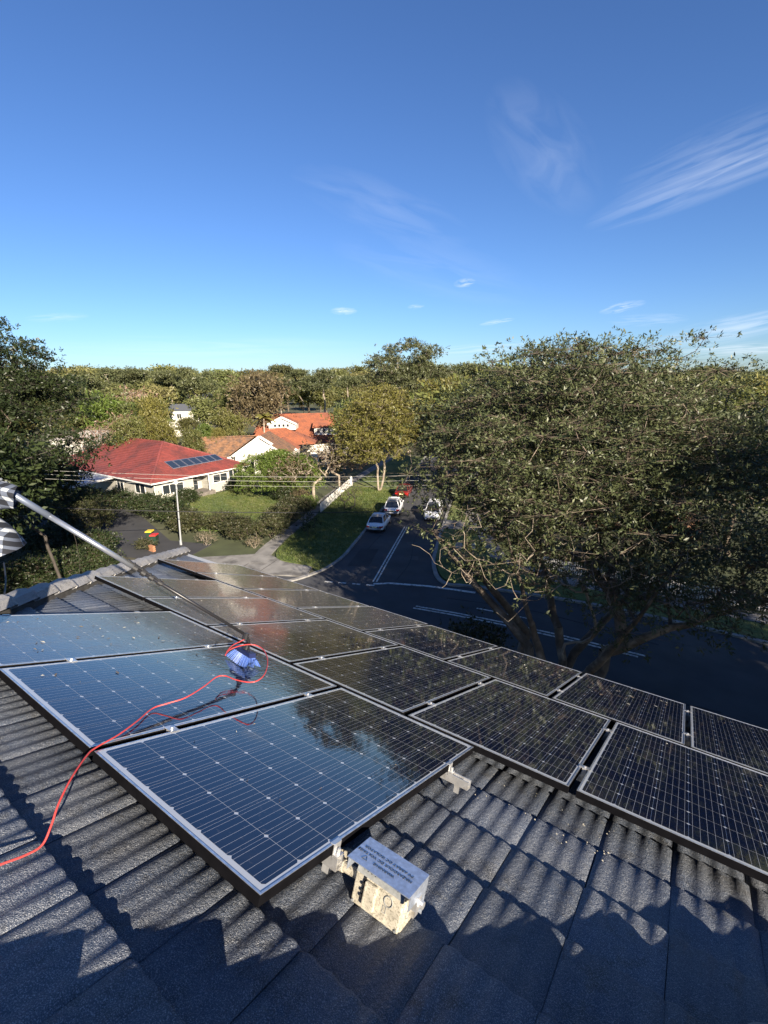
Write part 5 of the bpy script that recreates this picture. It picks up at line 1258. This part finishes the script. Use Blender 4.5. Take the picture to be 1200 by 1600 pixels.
# --- orange roofed house with dormers
oh = thing('orange_roofed_house', 'large house with orange terracotta hip roof and two white dormers', 'house', at(470, 700, 108) * (1, 1, 0) + (0, 0, G))
ra_, rb_ = at(412, 648, 118), at(540, 651, 118); rb_[2] = ra_[2]
fv = -gdir * 11.5; dz = np.array([0, 0, 5.2])
ea, eb = at(385, 690, 104), at(545, 692, 104); ez = ra_[2] - 5.4; ea[2] = ez; eb[2] = ez
roof_face([ea, eb, rb_, ra_], 'roof', M['orange_tile'], oh)
bk = gdir * 11; roof_face([rb_ + bk - dz, ra_ + bk - dz, ra_, rb_], 'roof', M['orange_tile'], oh); roof_face([ra_ + bk - dz, ea, ra_], 'roof', M['orange_tile'], oh); roof_face([eb, rb_ + bk - dz, rb_], 'roof', M['orange_tile'], oh)
capline(ra_, rb_, M['orange_tile'], oh)
wb = MB(); wb.beam(ea - fv * .05 + (0, 0, -1.8), eb - fv * .05 + (0, 0, -1.8), .3, 3.4); wb.build('wall', M['white_wall'], oh)
# front wing, hip roof lower
w0, w1, w2 = at(404, 671, 99), at(492, 694, 94), at(384, 690, 94); wr = at(446, 669, 99); w0[2] = wr[2]; w2[2] = w1[2]
roof_face([w2, w1, wr, w0], 'roof', M['orange_tile'], oh); roof_face([w1, w1 + gdir * 8, wr], 'roof', M['orange_tile'], oh); capline(w1, wr, M['orange_tile'], oh); capline(w0, wr, M['orange_tile'], oh)
wb = MB(); wb.beam(w1 - gx * 1 + gdir * .6 + (0, 0, -1.9), w1 + gx * 6 + gdir * 3 + (0, 0, -1.9), .3, 3.4); wb.build('wall', M['white_wall'], oh)
d1 = at(440, 652, 106); gable(oh, d1, gx * 3.1, 1.5, gdir, 5, M['orange_tile'], M['white_wall'], ln=1.2)
for k in range(4):
    window(oh, d1 - gdir * .05 + gx * (-1.5 + k * .9) + (0, 0, -1.75), gx, .62, .7, -gdir, 1, False)
d2 = at(510, 668, 107); wb = MB(); wb.hexa([d2 + gx * x + gdir * y + (0, 0, z) for z, (x, y) in [(-1.6, (-2.7, 0)), (-1.6, (2.7, 0)), (-1.6, (2.7, 3.5)), (-1.6, (-2.7, 3.5)), (0, (-2.7, 0)), (0, (2.7, 0)), (0, (2.7, 3.5)), (0, (-2.7, 3.5))]]); wb.build('dormer', M['white_wall'], oh)
roof_face([d2 + gx * -3.1 - gdir * .4 + (0, 0, .02), d2 + gx * 3.1 - gdir * .4 + (0, 0, .02), d2 + gx * 3.1 + gdir * 4 + (0, 0, 1.1), d2 - gx * 3.1 + gdir * 4 + (0, 0, 1.1)], 'roof', M['orange_tile'], oh)
for k in range(4): window(oh, d2 - gdir * .02 + gx * (-1.8 + k * 1.2) + (0, 0, -.75), gx, .7, 1.0, -gdir, 1, False)
# --- far white house, dark roofs beyond
def simple_house(label, px, ytop, dist, wx, dy, wallh, rise, roofm, wallm, ang, name='house', nwin=3):
    top = at(px, ytop, dist); ca, sa_ = math.cos(ang), math.sin(ang); ux = np.array([ca, sa_, 0]); uy = np.array([-sa_, ca, 0]); g_ = np.array([top[0], top[1], G + ground_rise(top)]); zt = top[2]
    t = thing(name, label, 'house', g_); ez = zt - rise; c = np.array([top[0], top[1], 0])
    def Q(x, y, z): return c + ux * x + uy * y + (0, 0, z)
    a, b, d, e = Q(-wx / 2, -dy / 2, ez), Q(wx / 2, -dy / 2, ez), Q(wx / 2, dy / 2, ez), Q(-wx / 2, dy / 2, ez); r0, r1 = Q(-wx / 2 + dy / 2, 0, zt), Q(wx / 2 - dy / 2, 0, zt)
    roof_face([a, b, r1, r0], 'roof', roofm, t, .5); roof_face([b, d, r1], 'roof', roofm, t, .5); roof_face([d, e, r0, r1], 'roof', roofm, t, .5); roof_face([e, a, r0], 'roof', roofm, t, .5)
    w = MB(); k = .95; w.hexa([Q(x * k, y * k, z) for z in (g_[2], ez) for x, y in ((-wx / 2, -dy / 2), (wx / 2, -dy / 2), (wx / 2, dy / 2), (-wx / 2, dy / 2))]); w.build('wall', wallm, t)
    for i in range(nwin): window(t, Q((-.35 + .7 * i / max(1, nwin - 1)) * wx, -dy / 2 * k, ez - 1.4), ux, 1.3, 1.4, -uy, 2, False)
    return t
simple_house('far white two storey house with dark grey roof among the trees', 286, 631, 150, 13, 7, 4, 1.8, M['slate'], M['white_wall'], R_(33), 'white_house')
simple_house('dark grey roof just behind the right end of the orange roof ridge', 520, 645, 140, 11, 8, 4, 1.4, M['slate'], M['white_wall'], R_(20), 'grey_roofed_house')
simple_house('pale roofed house behind the twiggy trees at left', 150, 672, 100, 12, 9, 4, 1.2, mk('pale_roof', (.30, .28, .26)), M['cream_wall'], R_(40), 'pale_house')
simple_house('brick and white house glimpsed through the huge tree at the end of the street', 718, 706, 92, 12, 9, 5, 2.4, M['brown_tile'], M['white_wall'], R_(20), 'white_trimmed_house')
simple_house('house with tiled roof behind the picket fence under the huge tree', 960, 770, 55, 16, 10, 4, 2.6, M['brown_tile'], M['cream_wall'], R_(5), 'shaded_house')

# ================================================================ FENCES, POLES, WIRES, BINS, SIGN
wa, wb_ = np.array([-31.4, 38.6, G]), np.array([-37.4, 51.5, G])
wf = thing('white_fence', 'white solid paling fence running uphill along the footpath', 'fence', wa)
nb = 26
for k in range(nb):
    a = wa + (wb_ - wa) * k / nb; b = wa + (wb_ - wa) * (k + .93) / nb; stp = .04 * (k % 2)
    mb = MB(); mb.beam(a + (0, 0, .6 + stp / 2), b + (0, 0, .6 + stp / 2), .05, 1.2 + stp); mb.build('paling', M['trim'], wf)
mb = MB(); mb.beam(wb_ + (0, 0, .75), wb_ + (.14, .3, .75), .3, 1.5); mb.beam(wb_ + (.02, .05, 1.54), wb_ + (.12, .25, 1.54), .4, .08); mb.build('end_post', M['trim'], wf)
pf = thing('picket_fence', 'white picket fence behind the far verge, under the limbs of the huge tree', 'fence', (-4.4, 35.7, G))
fl = [np.array([-5.2, 36.0, G]), np.array([3, 35.9, G]), np.array([14, 36.6, G])]
cnt = 0
for s_ in range(2):
    a, b = fl[s_], fl[s_ + 1]; L_ = np.linalg.norm(b - a); d = (b - a) / L_; n = int(L_ / .16)
    for k in range(n):
        p = a + d * (k + .5) * L_ / n; m_ = MB(); nrm = np.array([d[1], -d[0], 0]); w = .045
        prof = [(-w, .12), (w, .12), (w, 1.18), (0, 1.26), (-w, 1.18)]
        v = [p + d * x + (0, 0, z) + nrm * .03 for x, z in prof] + [p + d * x + (0, 0, z) + nrm * .05 for x, z in prof]
        m_.add(v, [(0, 1, 2, 3, 4)[::-1], (5, 6, 7, 8, 9)] + [(i, (i + 1) % 5, 5 + (i + 1) % 5, 5 + i) for i in range(5)]); m_.build('picket', M['trim'], pf); cnt += 1
    m_ = MB(); m_.beam(a + (0, 0, .4), b + (0, 0, .4), .05, .08); m_.beam(a + (0, 0, 1.0), b + (0, 0, 1.0), .05, .08); m_.build('rail', M['trim'], pf)
M['galv'] = mk('galvanised_pole', (.40, .42, .44), rough=.45, metal=.6)
lp = on_z(283, 852, G); lp[2] = G; ltop = at(275, 757, math.hypot(*(lp - CAM)[:2]))
lamp = thing('street_lamp', 'slim grey street lamp pole in front of the red roofed house', 'street lamp', lp)
mb = MB(); mb.tube([lp, ltop], [.09, .06], 8); mb.tube([lp, lp + (0, 0, .5)], [.13, .12], 8); mb.build('pole', M['galv'], lamp)
mb = MB(); mb.tube([ltop - (0, 0, .05), ltop + (-.2, .0, .18), ltop + (-.35, -.1, .2)], .04, 6); mb.build('arm', M['galv'], lamp)
mb = MB(); mb.tube([ltop + (0, 0, -.02), ltop + (0, 0, .12), ltop + (0, 0, .28), ltop + (0, 0, .34)], [.1, .2, .17, .04], 10); mb.build('lamp_head', M['trim'], lamp)
wire_m = mk('dark_cable', (.02, .02, .022), rough=.6); wire_l = mk('pale_cable', (.30, .30, .28), rough=.5)
def wire(a, b, sag, r, m, label):
    pts = [a + (b - a) * t - np.array([0, 0, sag * 4 * t * (1 - t)]) for t in np.linspace(0, 1, 22)]
    q = MB(); q.tube(pts, r, 5); o = q.build('overhead_cable', m, origin=a); tag(o, label, 'cable', 'overhead cables along the street')
D_ = 46
for (ya, ym, yb, m, lab, r) in ((735, 748, 742, wire_l, 'topmost pale overhead cable in front of the red house and the hedge', .012), (741, 752, 750, wire_l, 'second pale overhead cable from the top', 0.013),
        (748, 756, 758, wire_l, 'third pale overhead cable, just over the lamp head', .011), (793, 803, 797, wire_m, 'lowest thick black overhead cable crossing the lawn', .035)):
    wire(at(70, ya, 44), at(675, yb, 50), .35, r, m, lab)
# bins beside the drive
for i, (px, py, lm_, lab) in enumerate(((243, 852, (.45, .03, .022), 'wheelie bin with red lid behind the roof corner'), (236, 846, (.55, .40, .03), 'wheelie bin with yellow lid beside the red lidded one'))):
    p = on_z(px, py, G); p[2] = G; bn = thing('wheelie_bin', lab, 'bin', p, 'wheelie bins by the drive')
    def Bn(x, y, z, p=p): return p + np.array([x * .8 - y * .6, x * .6 + y * .8, z + .07])
    mb = MB(); mb.hexa([Bn(x, y, z) for z, k in ((.1, .8), (.95, 1)) for x, y in ((-.27 * k, -.33 * k), (.27 * k, -.33 * k), (.27 * k, .33 * k), (-.27 * k, .33 * k))]); mb.build('bin_body', mk('bin_green', (.015, .035, .022), rough=.5), bn)
    mb = MB(); mb.hexa([Bn(x, y, z) for z, k in ((.96, 1.08), (1.06, .98)) for x, y in ((-.28 * k, -.35 * k), (.28 * k, -.35 * k), (.28 * k, .35 * k), (-.28 * k, .35 * k))]); mb.build('lid', mk('bin_lid', lm_, rough=.45), bn)
    for sx in (-.25, .25): mb = MB(); mb.tube([Bn(sx - .03, .3, .04), Bn(sx + .03, .3, .04)], .11, 10); mb.build('wheel', M['black_rubber'], bn)
bpx = on_z(238, 862, G); bpx[2] = G
bw = thing('brick_post', 'low orange brick pier next to the bins', 'pier', bpx)
for cz in range(6):
    for k in range(3):
        mb = MB(); x = -.36 + k * .245 + (.06 if cz % 2 else 0); mb.box((bpx[0] + x, bpx[1] - .12, G + .02 + cz * .1), (bpx[0] + x + .23, bpx[1] + .12, G + .108 + cz * .1)); mb.build('brick', mk('orange_brick', (.32, .15, .08), rough=.9) if cz + k == 0 else bpy.data.materials['orange_brick'], bw)
sp = on_z(716, 892, G); sp[2] = G
sg = thing('street_sign', 'round sign on a thin post on the far verge right of the side street', 'sign', sp)
mb = MB(); mb.tube([sp, sp + (0, 0, 2.5)], .035, 8); mb.build('post', M['galv'], sg)
q = MB(); dv = (CAM - sp) * (1, 1, 0); dv /= np.linalg.norm(dv); q.tube([sp + (0, 0, 2.15) - dv * .04, sp + (0, 0, 2.15) - dv * .06], .3, 18); q.build('sign_plate', mk('sign_back', (.45, .45, .44), rough=.5, metal=.3), sg)
sp2 = on_z(738, 886, G); sp2[2] = G
sg = thing('parking_sign', 'small rectangular sign plate on a post beside the round sign', 'sign', sp2)
mb = MB(); mb.tube([sp2, sp2 + (0, 0, 2.1)], .03, 8); mb.build('post', M['galv'], sg)
q = MB(); rgt = np.cross(dv, (0, 0, 1)); q.beam(sp2 + (0, 0, 1.85) + dv * .05 - rgt * .16, sp2 + (0, 0, 1.85) + dv * .05 + rgt * .16, .02, .4); q.build('sign_plate', M['trim'], sg)

# ================================================================ CARS
def paintm(name, c, r=.25):
    m, nt, b = new_mat(name); b.inputs['Base Color'].default_value = col4(c); b.inputs['Roughness'].default_value = r; b.inputs['Coat Weight'].default_value = .6; b.inputs['Coat Roughness'].default_value = .05; return m
M['car_white'] = paintm('white_car_paint', (.72, .73, .75)); M['car_red'] = paintm('red_car_paint', (.12, .012, .01)); M['car_silver'] = paintm('pale_car_paint', (.66, .68, .72))
M['car_glass'] = mk('car_glass', (.012, .014, .017), rough=.05, spec=.8); M['tail'] = mk('tail_lamp', (.30, .01, .01), rough=.25); M['headl'] = mk('head_lamp', (.7, .72, .75), rough=.15, spec=.8)
M['plate'] = mk('number_plate', (.65, .62, .35), rough=.5); M['rim'] = mk('wheel_rim', (.45, .46, .48), rough=.3, metal=.8)
def car(label, pos, yaw, paint, suv=False, name='parked_car'):
    """x forward; stations give half width, sill, belt; the cabin is lofted on top"""
    t = thing(name, label, 'car', pos, 'cars parked along the side street'); Lh = 2.3 if not suv else 2.25; H = 1.45 if not suv else 1.68; belt = .92 if not suv else 1.02
    ca, sa_ = math.cos(yaw), math.sin(yaw)
    def Wd(x, y, z): return np.array([pos[0] + x * ca - y * sa_, pos[1] + x * sa_ + y * ca, pos[2] + z])
    st_ = [(-Lh, .70, .42, .70), (-Lh + .06, .82, .30, belt - .06), (-Lh + .35, .90, .24, belt + .02), (-1.0, .92, .2, belt + .01), (0, .925, .2, belt), (.95, .915, .2, belt - .02), (Lh - .75, .89, .22, belt - .10), (Lh - .25, .82, .26, belt - .20), (Lh - .02, .66, .36, .62)]
    rings = []
    for x, w, z0, z1 in st_:
        zm = (z0 + z1) / 2
        pr = [(0, z0), (w * .85, z0), (w * .98, z0 + (zm - z0) * .5), (w, zm + .05), (w * .97, z1 - .06), (w * .86, z1), (0, z1 + .03)]
        rings.append([Wd(x, y, z) for y, z in pr] + [Wd(x, -y, z) for y, z in pr[-2:0:-1]])
    mb = MB(); n = len(rings[0]); V = [p for r in rings for p in r]; F = [(i * n + k, i * n + (k + 1) % n, (i + 1) * n + (k + 1) % n, (i + 1) * n + k) for i in range(len(rings) - 1) for k in range(n)]
    F += [tuple(range(n)), tuple((len(rings) - 1) * n + k for k in range(n - 1, -1, -1))]
    mb.add(V, F); mb.build('body', paint, t, smooth=True)
    cab = [(-Lh + (.55 if not suv else .18), .80, belt), (-1.15 if not suv else -1.75, .62, H - .05), (-.35, .64, H), (.35, .62, H - .04), (1.15, .80, belt - .02)]
    def loft(idx, wtop, name, mat, inset=0.):
        (xa, wa_, za), (xb, wb2, zb) = cab[idx], cab[idx + 1]; m_ = MB(); 
        c8 = [Wd(xa, -wa_, za), Wd(xa, wa_, za), Wd(xb, wb2, zb), Wd(xb, -wb2, zb)]; m_.add(c8, [(0, 3, 2, 1)]); return m_.build(name, mat, t)
    loft(0, 0, 'rear_window', M['car_glass']); loft(3, 0, 'windscreen', M['car_glass'])
    rf = MB(); x1, x2, x3 = cab[1], cab[2], cab[3]
    R8 = []
    for x, w, z in (x1, x2, x3): R8 += [Wd(x, -w, z), Wd(x, -w * .5, z + .045), Wd(x, w * .5, z + .045), Wd(x, w, z)]
    rf.add(R8, [(i * 4 + k, (i + 1) * 4 + k, (i + 1) * 4 + k + 1, i * 4 + k + 1) for i in range(2) for k in range(3)] + [(3, 2, 1, 0), (8, 9, 10, 11)]); rf.build('roof', paint, t, smooth=True)
    for s_ in (-1, 1):
        sd_ = MB(); sd_.add([Wd(cab[0][0], s_ * cab[0][1], cab[0][2]), Wd(cab[4][0], s_ * cab[4][1], cab[4][2]), Wd(x3[0], s_ * x3[1], x3[2]), Wd(x2[0], s_ * x2[1], x2[2]), Wd(x1[0], s_ * x1[1], x1[2])], [(0, 1, 2, 3, 4) if s_ < 0 else (4, 3, 2, 1, 0)]); sd_.build('side_window', M['car_glass'], t)
        pl_ = MB()
        for xx, tp in ((cab[0][0], x1), (-.15, (-.15, .64, H - .01)), (cab[4][0], x3)):
            wz = .80 * s_; pl_.beam(Wd(xx, wz * 1.005, belt - .01), Wd(tp[0], s_ * tp[1] * 1.01, tp[2]), .07, .05)
        pl_.build('pillar', paint, t)
        q = MB(); q.box((0, 0, 0), (.1, .06, .1), 0, lambda x, y, z: Wd(.85 + x, s_ * (.93 + y * 1.6), belt + .02 + z)); q.build('mirror', paint, t)
        tl = MB(); tl.hexa([Wd(-Lh - .012 + dx, s_ * y, z) for dx, (y, z) in [(0, (.5, belt - .30)), (0, (.80, belt - .30)), (.0, (.80, belt - .14)), (0, (.5, belt - .16)), (.14, (.5, belt - .30)), (.16, (.86, belt - .30)), (.16, (.86, belt - .14)), (.14, (.5, belt - .16))]]); tl.build('tail_light', M['tail'], t)
        hl = MB(); hl.hexa([Wd(Lh - .16 + dx, s_ * y, z) for dx, (y, z) in [(.15, (.48, .56)), (.03, (.79, .58)), (.0, (.80, .70)), (.1, (.48, .68)), (-.1, (.48, .56)), (-.1, (.79, .58)), (-.1, (.80, .70)), (-.1, (.48, .68))]]); hl.build('headlight', M['headl'], t)
        for xw in (-1.38, 1.38):
            ty = MB(); ty.tube([Wd(xw, s_ * .70, .33), Wd(xw, s_ * .90, .33), Wd(xw, s_ * .915, .33)], [.33, .33, .27], 18); w_ = ty.build('wheel', M['black_rubber'], t)
            rm = MB(); rm.tube([Wd(xw, s_ * .905, .33), Wd(xw, s_ * .925, .33)], [.22, .19], 12); rm.build('rim', M['rim'], w_)
    q = MB(); q.box((0, -.26, 0), (.02, .26, .12), 0, lambda x, y, z: Wd(-Lh - .015 + x, y, .60 + z)); q.build('number_plate', M['plate'], t)
    q = MB(); q.box((0, -.80, 0), (.08, .80, .14), 0, lambda x, y, z: Wd(-Lh + .0 + x, y, .26 + z)); q.box((0, -.55, 0), (.05, .55, .16), 0, lambda x, y, z: Wd(Lh - .06 + x, y, .36 + z)); q.build('bumper_trim', M['black_rubber'], t)
    return t
ya = math.atan2(A[1], A[0])
def roadpos(px, py, t=None):
    p = on_z(px, py, G); s_ = (p[:2] - O0) @ A; tt = (p[:2] - O0) @ B if t is None else t
    x, y = st(s_, tt); return (x, y, G + .012)
s1 = roadpos(593, 817, -2.75); car('white sedan seen from behind, nearest parked car on the left side', st(11.8 + 2.3, -2.75) + (G + .012,), ya, M['car_white'])
car('white hatchback parked ahead of the nearest sedan, its roof in the sun', st(19.0 + 1.2, -2.35) + (G + .012,), ya + .06, M['car_white'], True)
car('dark red car, farthest along the left side of the street', st(28.5, -2.6) + (G + .012,), ya, M['car_red'])
car('white car facing us on the right side of the street', st(18.6, 2.45) + (G + .012,), ya + math.pi, M['car_silver'], True)

# ================================================================ THE WORKER AT THE LEFT EDGE
def checked(name):
    m, nt, b = new_mat(name); N, L = nt.nodes, nt.links; tc = N.new('ShaderNodeTexCoord'); sep = N.new('ShaderNodeSeparateXYZ'); L.new(tc.outputs['Object'], sep.inputs[0])
    def mth(op, a, b_=None):
        n = N.new('ShaderNodeMath'); n.operation = op
        for i, x in enumerate((a, b_)):
            if x is None: continue
            if isinstance(x, (int, float)): n.inputs[i].default_value = x
            else: L.new(x, n.inputs[i])
        return n.outputs[0]
    sx = mth('GREATER_THAN', mth('FRACT', mth('MULTIPLY', mth('ADD', sep.outputs[0], mth('MULTIPLY', sep.outputs[1], .6)), 17)), .62)
    sz = mth('GREATER_THAN', mth('FRACT', mth('MULTIPLY', mth('ADD', sep.outputs[2], mth('MULTIPLY', sep.outputs[1], .5)), 19)), .62); s = mth('MULTIPLY', mth('ADD', sx, sz), .5)
    cr = N.new('ShaderNodeValToRGB'); L.new(s, cr.inputs[0]); cr.color_ramp.interpolation = 'CONSTANT'; e = cr.color_ramp.elements
    e[0].position = 0; e[0].color = (.006, .008, .014, 1); e[1].position = .4; e[1].color = (.07, .085, .12, 1); n_ = e.new(.9); n_.color = (.36, .38, .40, 1)
    L.new(cr.outputs[0], b.inputs['Base Color']); b.inputs['Roughness'].default_value = .85; return m
M['plaid'] = checked('plaid_cloth'); M['skin'] = mk('skin', (.42, .24, .17), rough=.5); M['trousers'] = mk('dark_trousers', (.012, .013, .018), rough=.8); M['glove'] = mk('work_glove', (.10, .11, .13), rough=.8)
def skinned(name, verts, edges, radii, mat, parent, root=0, sub=2):
    me = bpy.data.meshes.new(name); o_ = worigin(parent); me.from_pydata([tuple(np.array(v) - o_) for v in verts], edges, []); ob = bpy.data.objects.new(name, me); COL.objects.link(ob)
    md = ob.modifiers.new('s', 'SKIN'); 
    for i, r in enumerate(radii): me.skin_vertices[0].data[i].radius = (r, r) if isinstance(r, (int, float)) else r
    me.skin_vertices[0].data[root].use_root = True
    sb_ = ob.modifiers.new('d', 'SUBSURF'); sb_.levels = sub; sb_.render_levels = sub
    dg = bpy.context.evaluated_depsgraph_get(); m2 = bpy.data.meshes.new_from_object(ob.evaluated_get(dg)); bpy.data.objects.remove(ob)
    m2.materials.clear(); m2.materials.append(mat); m2.polygons.foreach_set('use_smooth', [True] * len(m2.polygons)); m2.name = name
    return link(bpy.data.objects.new(name, m2), parent)
fr_ = np.array([CAMM[0][0], CAMM[1][0], 0]); fr_ /= np.linalg.norm(fr_)   # rightwards in the picture
fw_ = np.array([CAMM[0][2], CAMM[1][2], 0]); fw_ /= np.linalg.norm(fw_)
foot = P(.92, .24, TH + .02)
wk = thing('person', 'worker in black and white plaid shirt at the left edge, holding the pole', 'person', foot - fr_ * .22)
fl_, fr2 = foot - fr_ * .42, foot - fr_ * .04
def up(z): return np.array([0, 0, z])
pel = CAM + ray(-108, 868) / (CAMM[:, 2] @ ray(-108, 868)) * 2.85; gz = (TH + .02 - pel[1] * SN) / CS
foot = np.array([pel[0], pel[1], gz]); fl_ = foot - fr_ * .14 - fw_ * .1; fr2 = foot + fr_ * .10 + fw_ * .12
for f_ in (fl_, fr2): f_[2] = (TH + .02 - f_[1] * SN) / CS
wk.location = tuple(foot)
chest = pel + up(.42) + fr_ * .06; neckp = chest + up(.16) + fr_ * .05; head = neckp + up(.19) + fr_ * .06
shL, shR = chest + up(.08) - fw_ * .19, chest + up(.08) + fw_ * .19
hA = hand - pdn * .0; hB = goose + pd * 1.10
h1 = goose + pd * (along(-6)); h2 = hand + pdn * .42
elb = shL * .5 + h1 * .5 - up(.14) - fw_ * .05; elb2 = shR * .5 + h2 * .5 - up(.2)
skinned('body', [pel, pel + up(.2), chest, neckp, head, head + up(.1), fl_ + up(.48) + fr_ * .05, fl_ + up(.08), fl_ + up(.03) + fr_ * .16, fr2 + up(.48) + fr_ * .03, fr2 + up(.08), fr2 + up(.03) + fr_ * .16, shL, elb, h1 - pdn * .03 - up(.01), shR, elb2, h2],
        [(0, 1), (1, 2), (2, 3), (3, 4), (4, 5), (0, 6), (6, 7), (7, 8), (0, 9), (9, 10), (10, 11), (2, 12), (12, 13), (13, 14), (2, 15), (15, 16), (16, 17)],
        [.14, .14, .16, .055, .10, .085, .075, .05, .045, .075, .05, .045, .07, .05, .035, .07, .05, .035], M['skin'], wk)
skinned('trousers', [pel - up(.0), pel + up(.08), fl_ + up(.48) + fr_ * .05, fl_ + up(.07), fr2 + up(.48) + fr_ * .03, fr2 + up(.07)], [(0, 1), (0, 2), (2, 3), (0, 4), (4, 5)], [.165, .15, .10, .075, .10, .075], M['trousers'], wk)
for f_ in (fl_, fr2):
    skinned('boot', [f_ + up(.13), f_ + up(.05), f_ + up(.045) + fr_ * .13, f_ + up(.04) + fr_ * .2], [(0, 1), (1, 2), (2, 3)], [.06, .06, .055, .04], M['black_rubber'], wk)
sh = skinned('shirt', [pel + up(.1), pel + up(.3), chest, chest + up(.1), shL, elb, h1 - (h1 - elb) * .12, shR, elb2, h2 - (h2 - elb2) * .2], [(0, 1), (1, 2), (2, 3), (2, 4), (4, 5), (5, 6), (2, 7), (7, 8), (8, 9)], [.18, .175, .19, .10, .10, .095, .085, .10, .085, .07], M['plaid'], wk)
# loose sleeve bunched at the wrist and hanging shirt tail
def cloth_ring(c0, c1, r0, r1, folds, name, seedn, open_=0.0, n=40, m=10):
    g = np.random.default_rng(seedn); d = c1 - c0; L_ = np.linalg.norm(d); d = d / L_; x = np.cross(d, (0, 0, 1.)); x /= np.linalg.norm(x); y = np.cross(d, x); V = []; ph = g.uniform(0, 6.28, 4)
    for i in range(m + 1):
        t = i / m
        for k in range(n):
            a = 2 * math.pi * k / n; r = r0 + (r1 - r0) * t; r *= 1 + folds * (.5 * math.sin(3 * a + ph[0] + t * 2) + .35 * math.sin(5 * a + ph[1] - t * 3) + .3 * math.sin(9 * t + ph[2] + a)) * (.35 + .65 * t)
            V.append(c0 + d * L_ * t + r * (math.cos(a) * x + math.sin(a) * y))
    F = [(i * n + k, i * n + (k + 1) % n, (i + 1) * n + (k + 1) % n, (i + 1) * n + k) for i in range(m) for k in range(n)]
    q = MB(); q.add(V, F); return q.build(name, M['plaid'], wk, smooth=True)
cloth_ring(elb * .5 + h1 * .5, h1 * .97 + elb * .03 - up(.02), .07, .105, .26, 'sleeve', 3, m=20)
cloth_ring(h1 * .72 + elb * .28 - up(.01), h1 - pdn * .115 - up(.005), .105, .062, .2, 'cuff', 8, m=18)
cloth_ring(pel + up(.34) + fr_ * .16, pel - up(.04) + fr_ * .26, .17, .27, .2, 'shirt_tail', 5, m=16)
# gloved hands closed round the pole
def hand_on(c, name):
    x = np.cross(pdn, (0, 0, 1.)); x /= np.linalg.norm(x); y = np.cross(pdn, x); verts = [c - y * -.045]; edges = []; rad = [.032]
    verts.append(c + y * .045 + pdn * .05); edges.append((0, 1)); rad.append(.03)
    for k in range(4):
        b = c + y * .042 + pdn * (-.03 + .027 * k); i0 = len(verts)
        ring_ = [b] + [c + pdn * (-.03 + .027 * k) + (math.cos(a) * y + math.sin(a) * x) * .038 for a in (.9, 1.9, 2.9 + .15 * (k == 1))]
        verts += ring_; rad += [.012, .0115, .0105, .009]; edges += [(0, i0), (i0, i0 + 1), (i0 + 1, i0 + 2), (i0 + 2, i0 + 3)]
    i0 = len(verts); verts += [c + y * .035 - pdn * .05 - x * .02, c - y * .0 - pdn * .045 - x * .04]; rad += [.014, .011]; edges += [(0, i0), (i0, i0 + 1)]
    skinned(name, verts, edges, rad, M['glove'], wk, sub=1)
hand_on(h1, 'glove'); hand_on(h2, 'glove')
# rope by the worker's boot
q = MB(); q.tube(smooth3([on_plane(6, 880, -.05) , on_plane(9, 905, -.08), on_plane(7, 930, -.1), on_plane(5, 955, -.12)]), .008, 6); tag(q.build('rope', M['black_rubber']), 'short black rope hanging beside the boot at the left edge', 'rope')
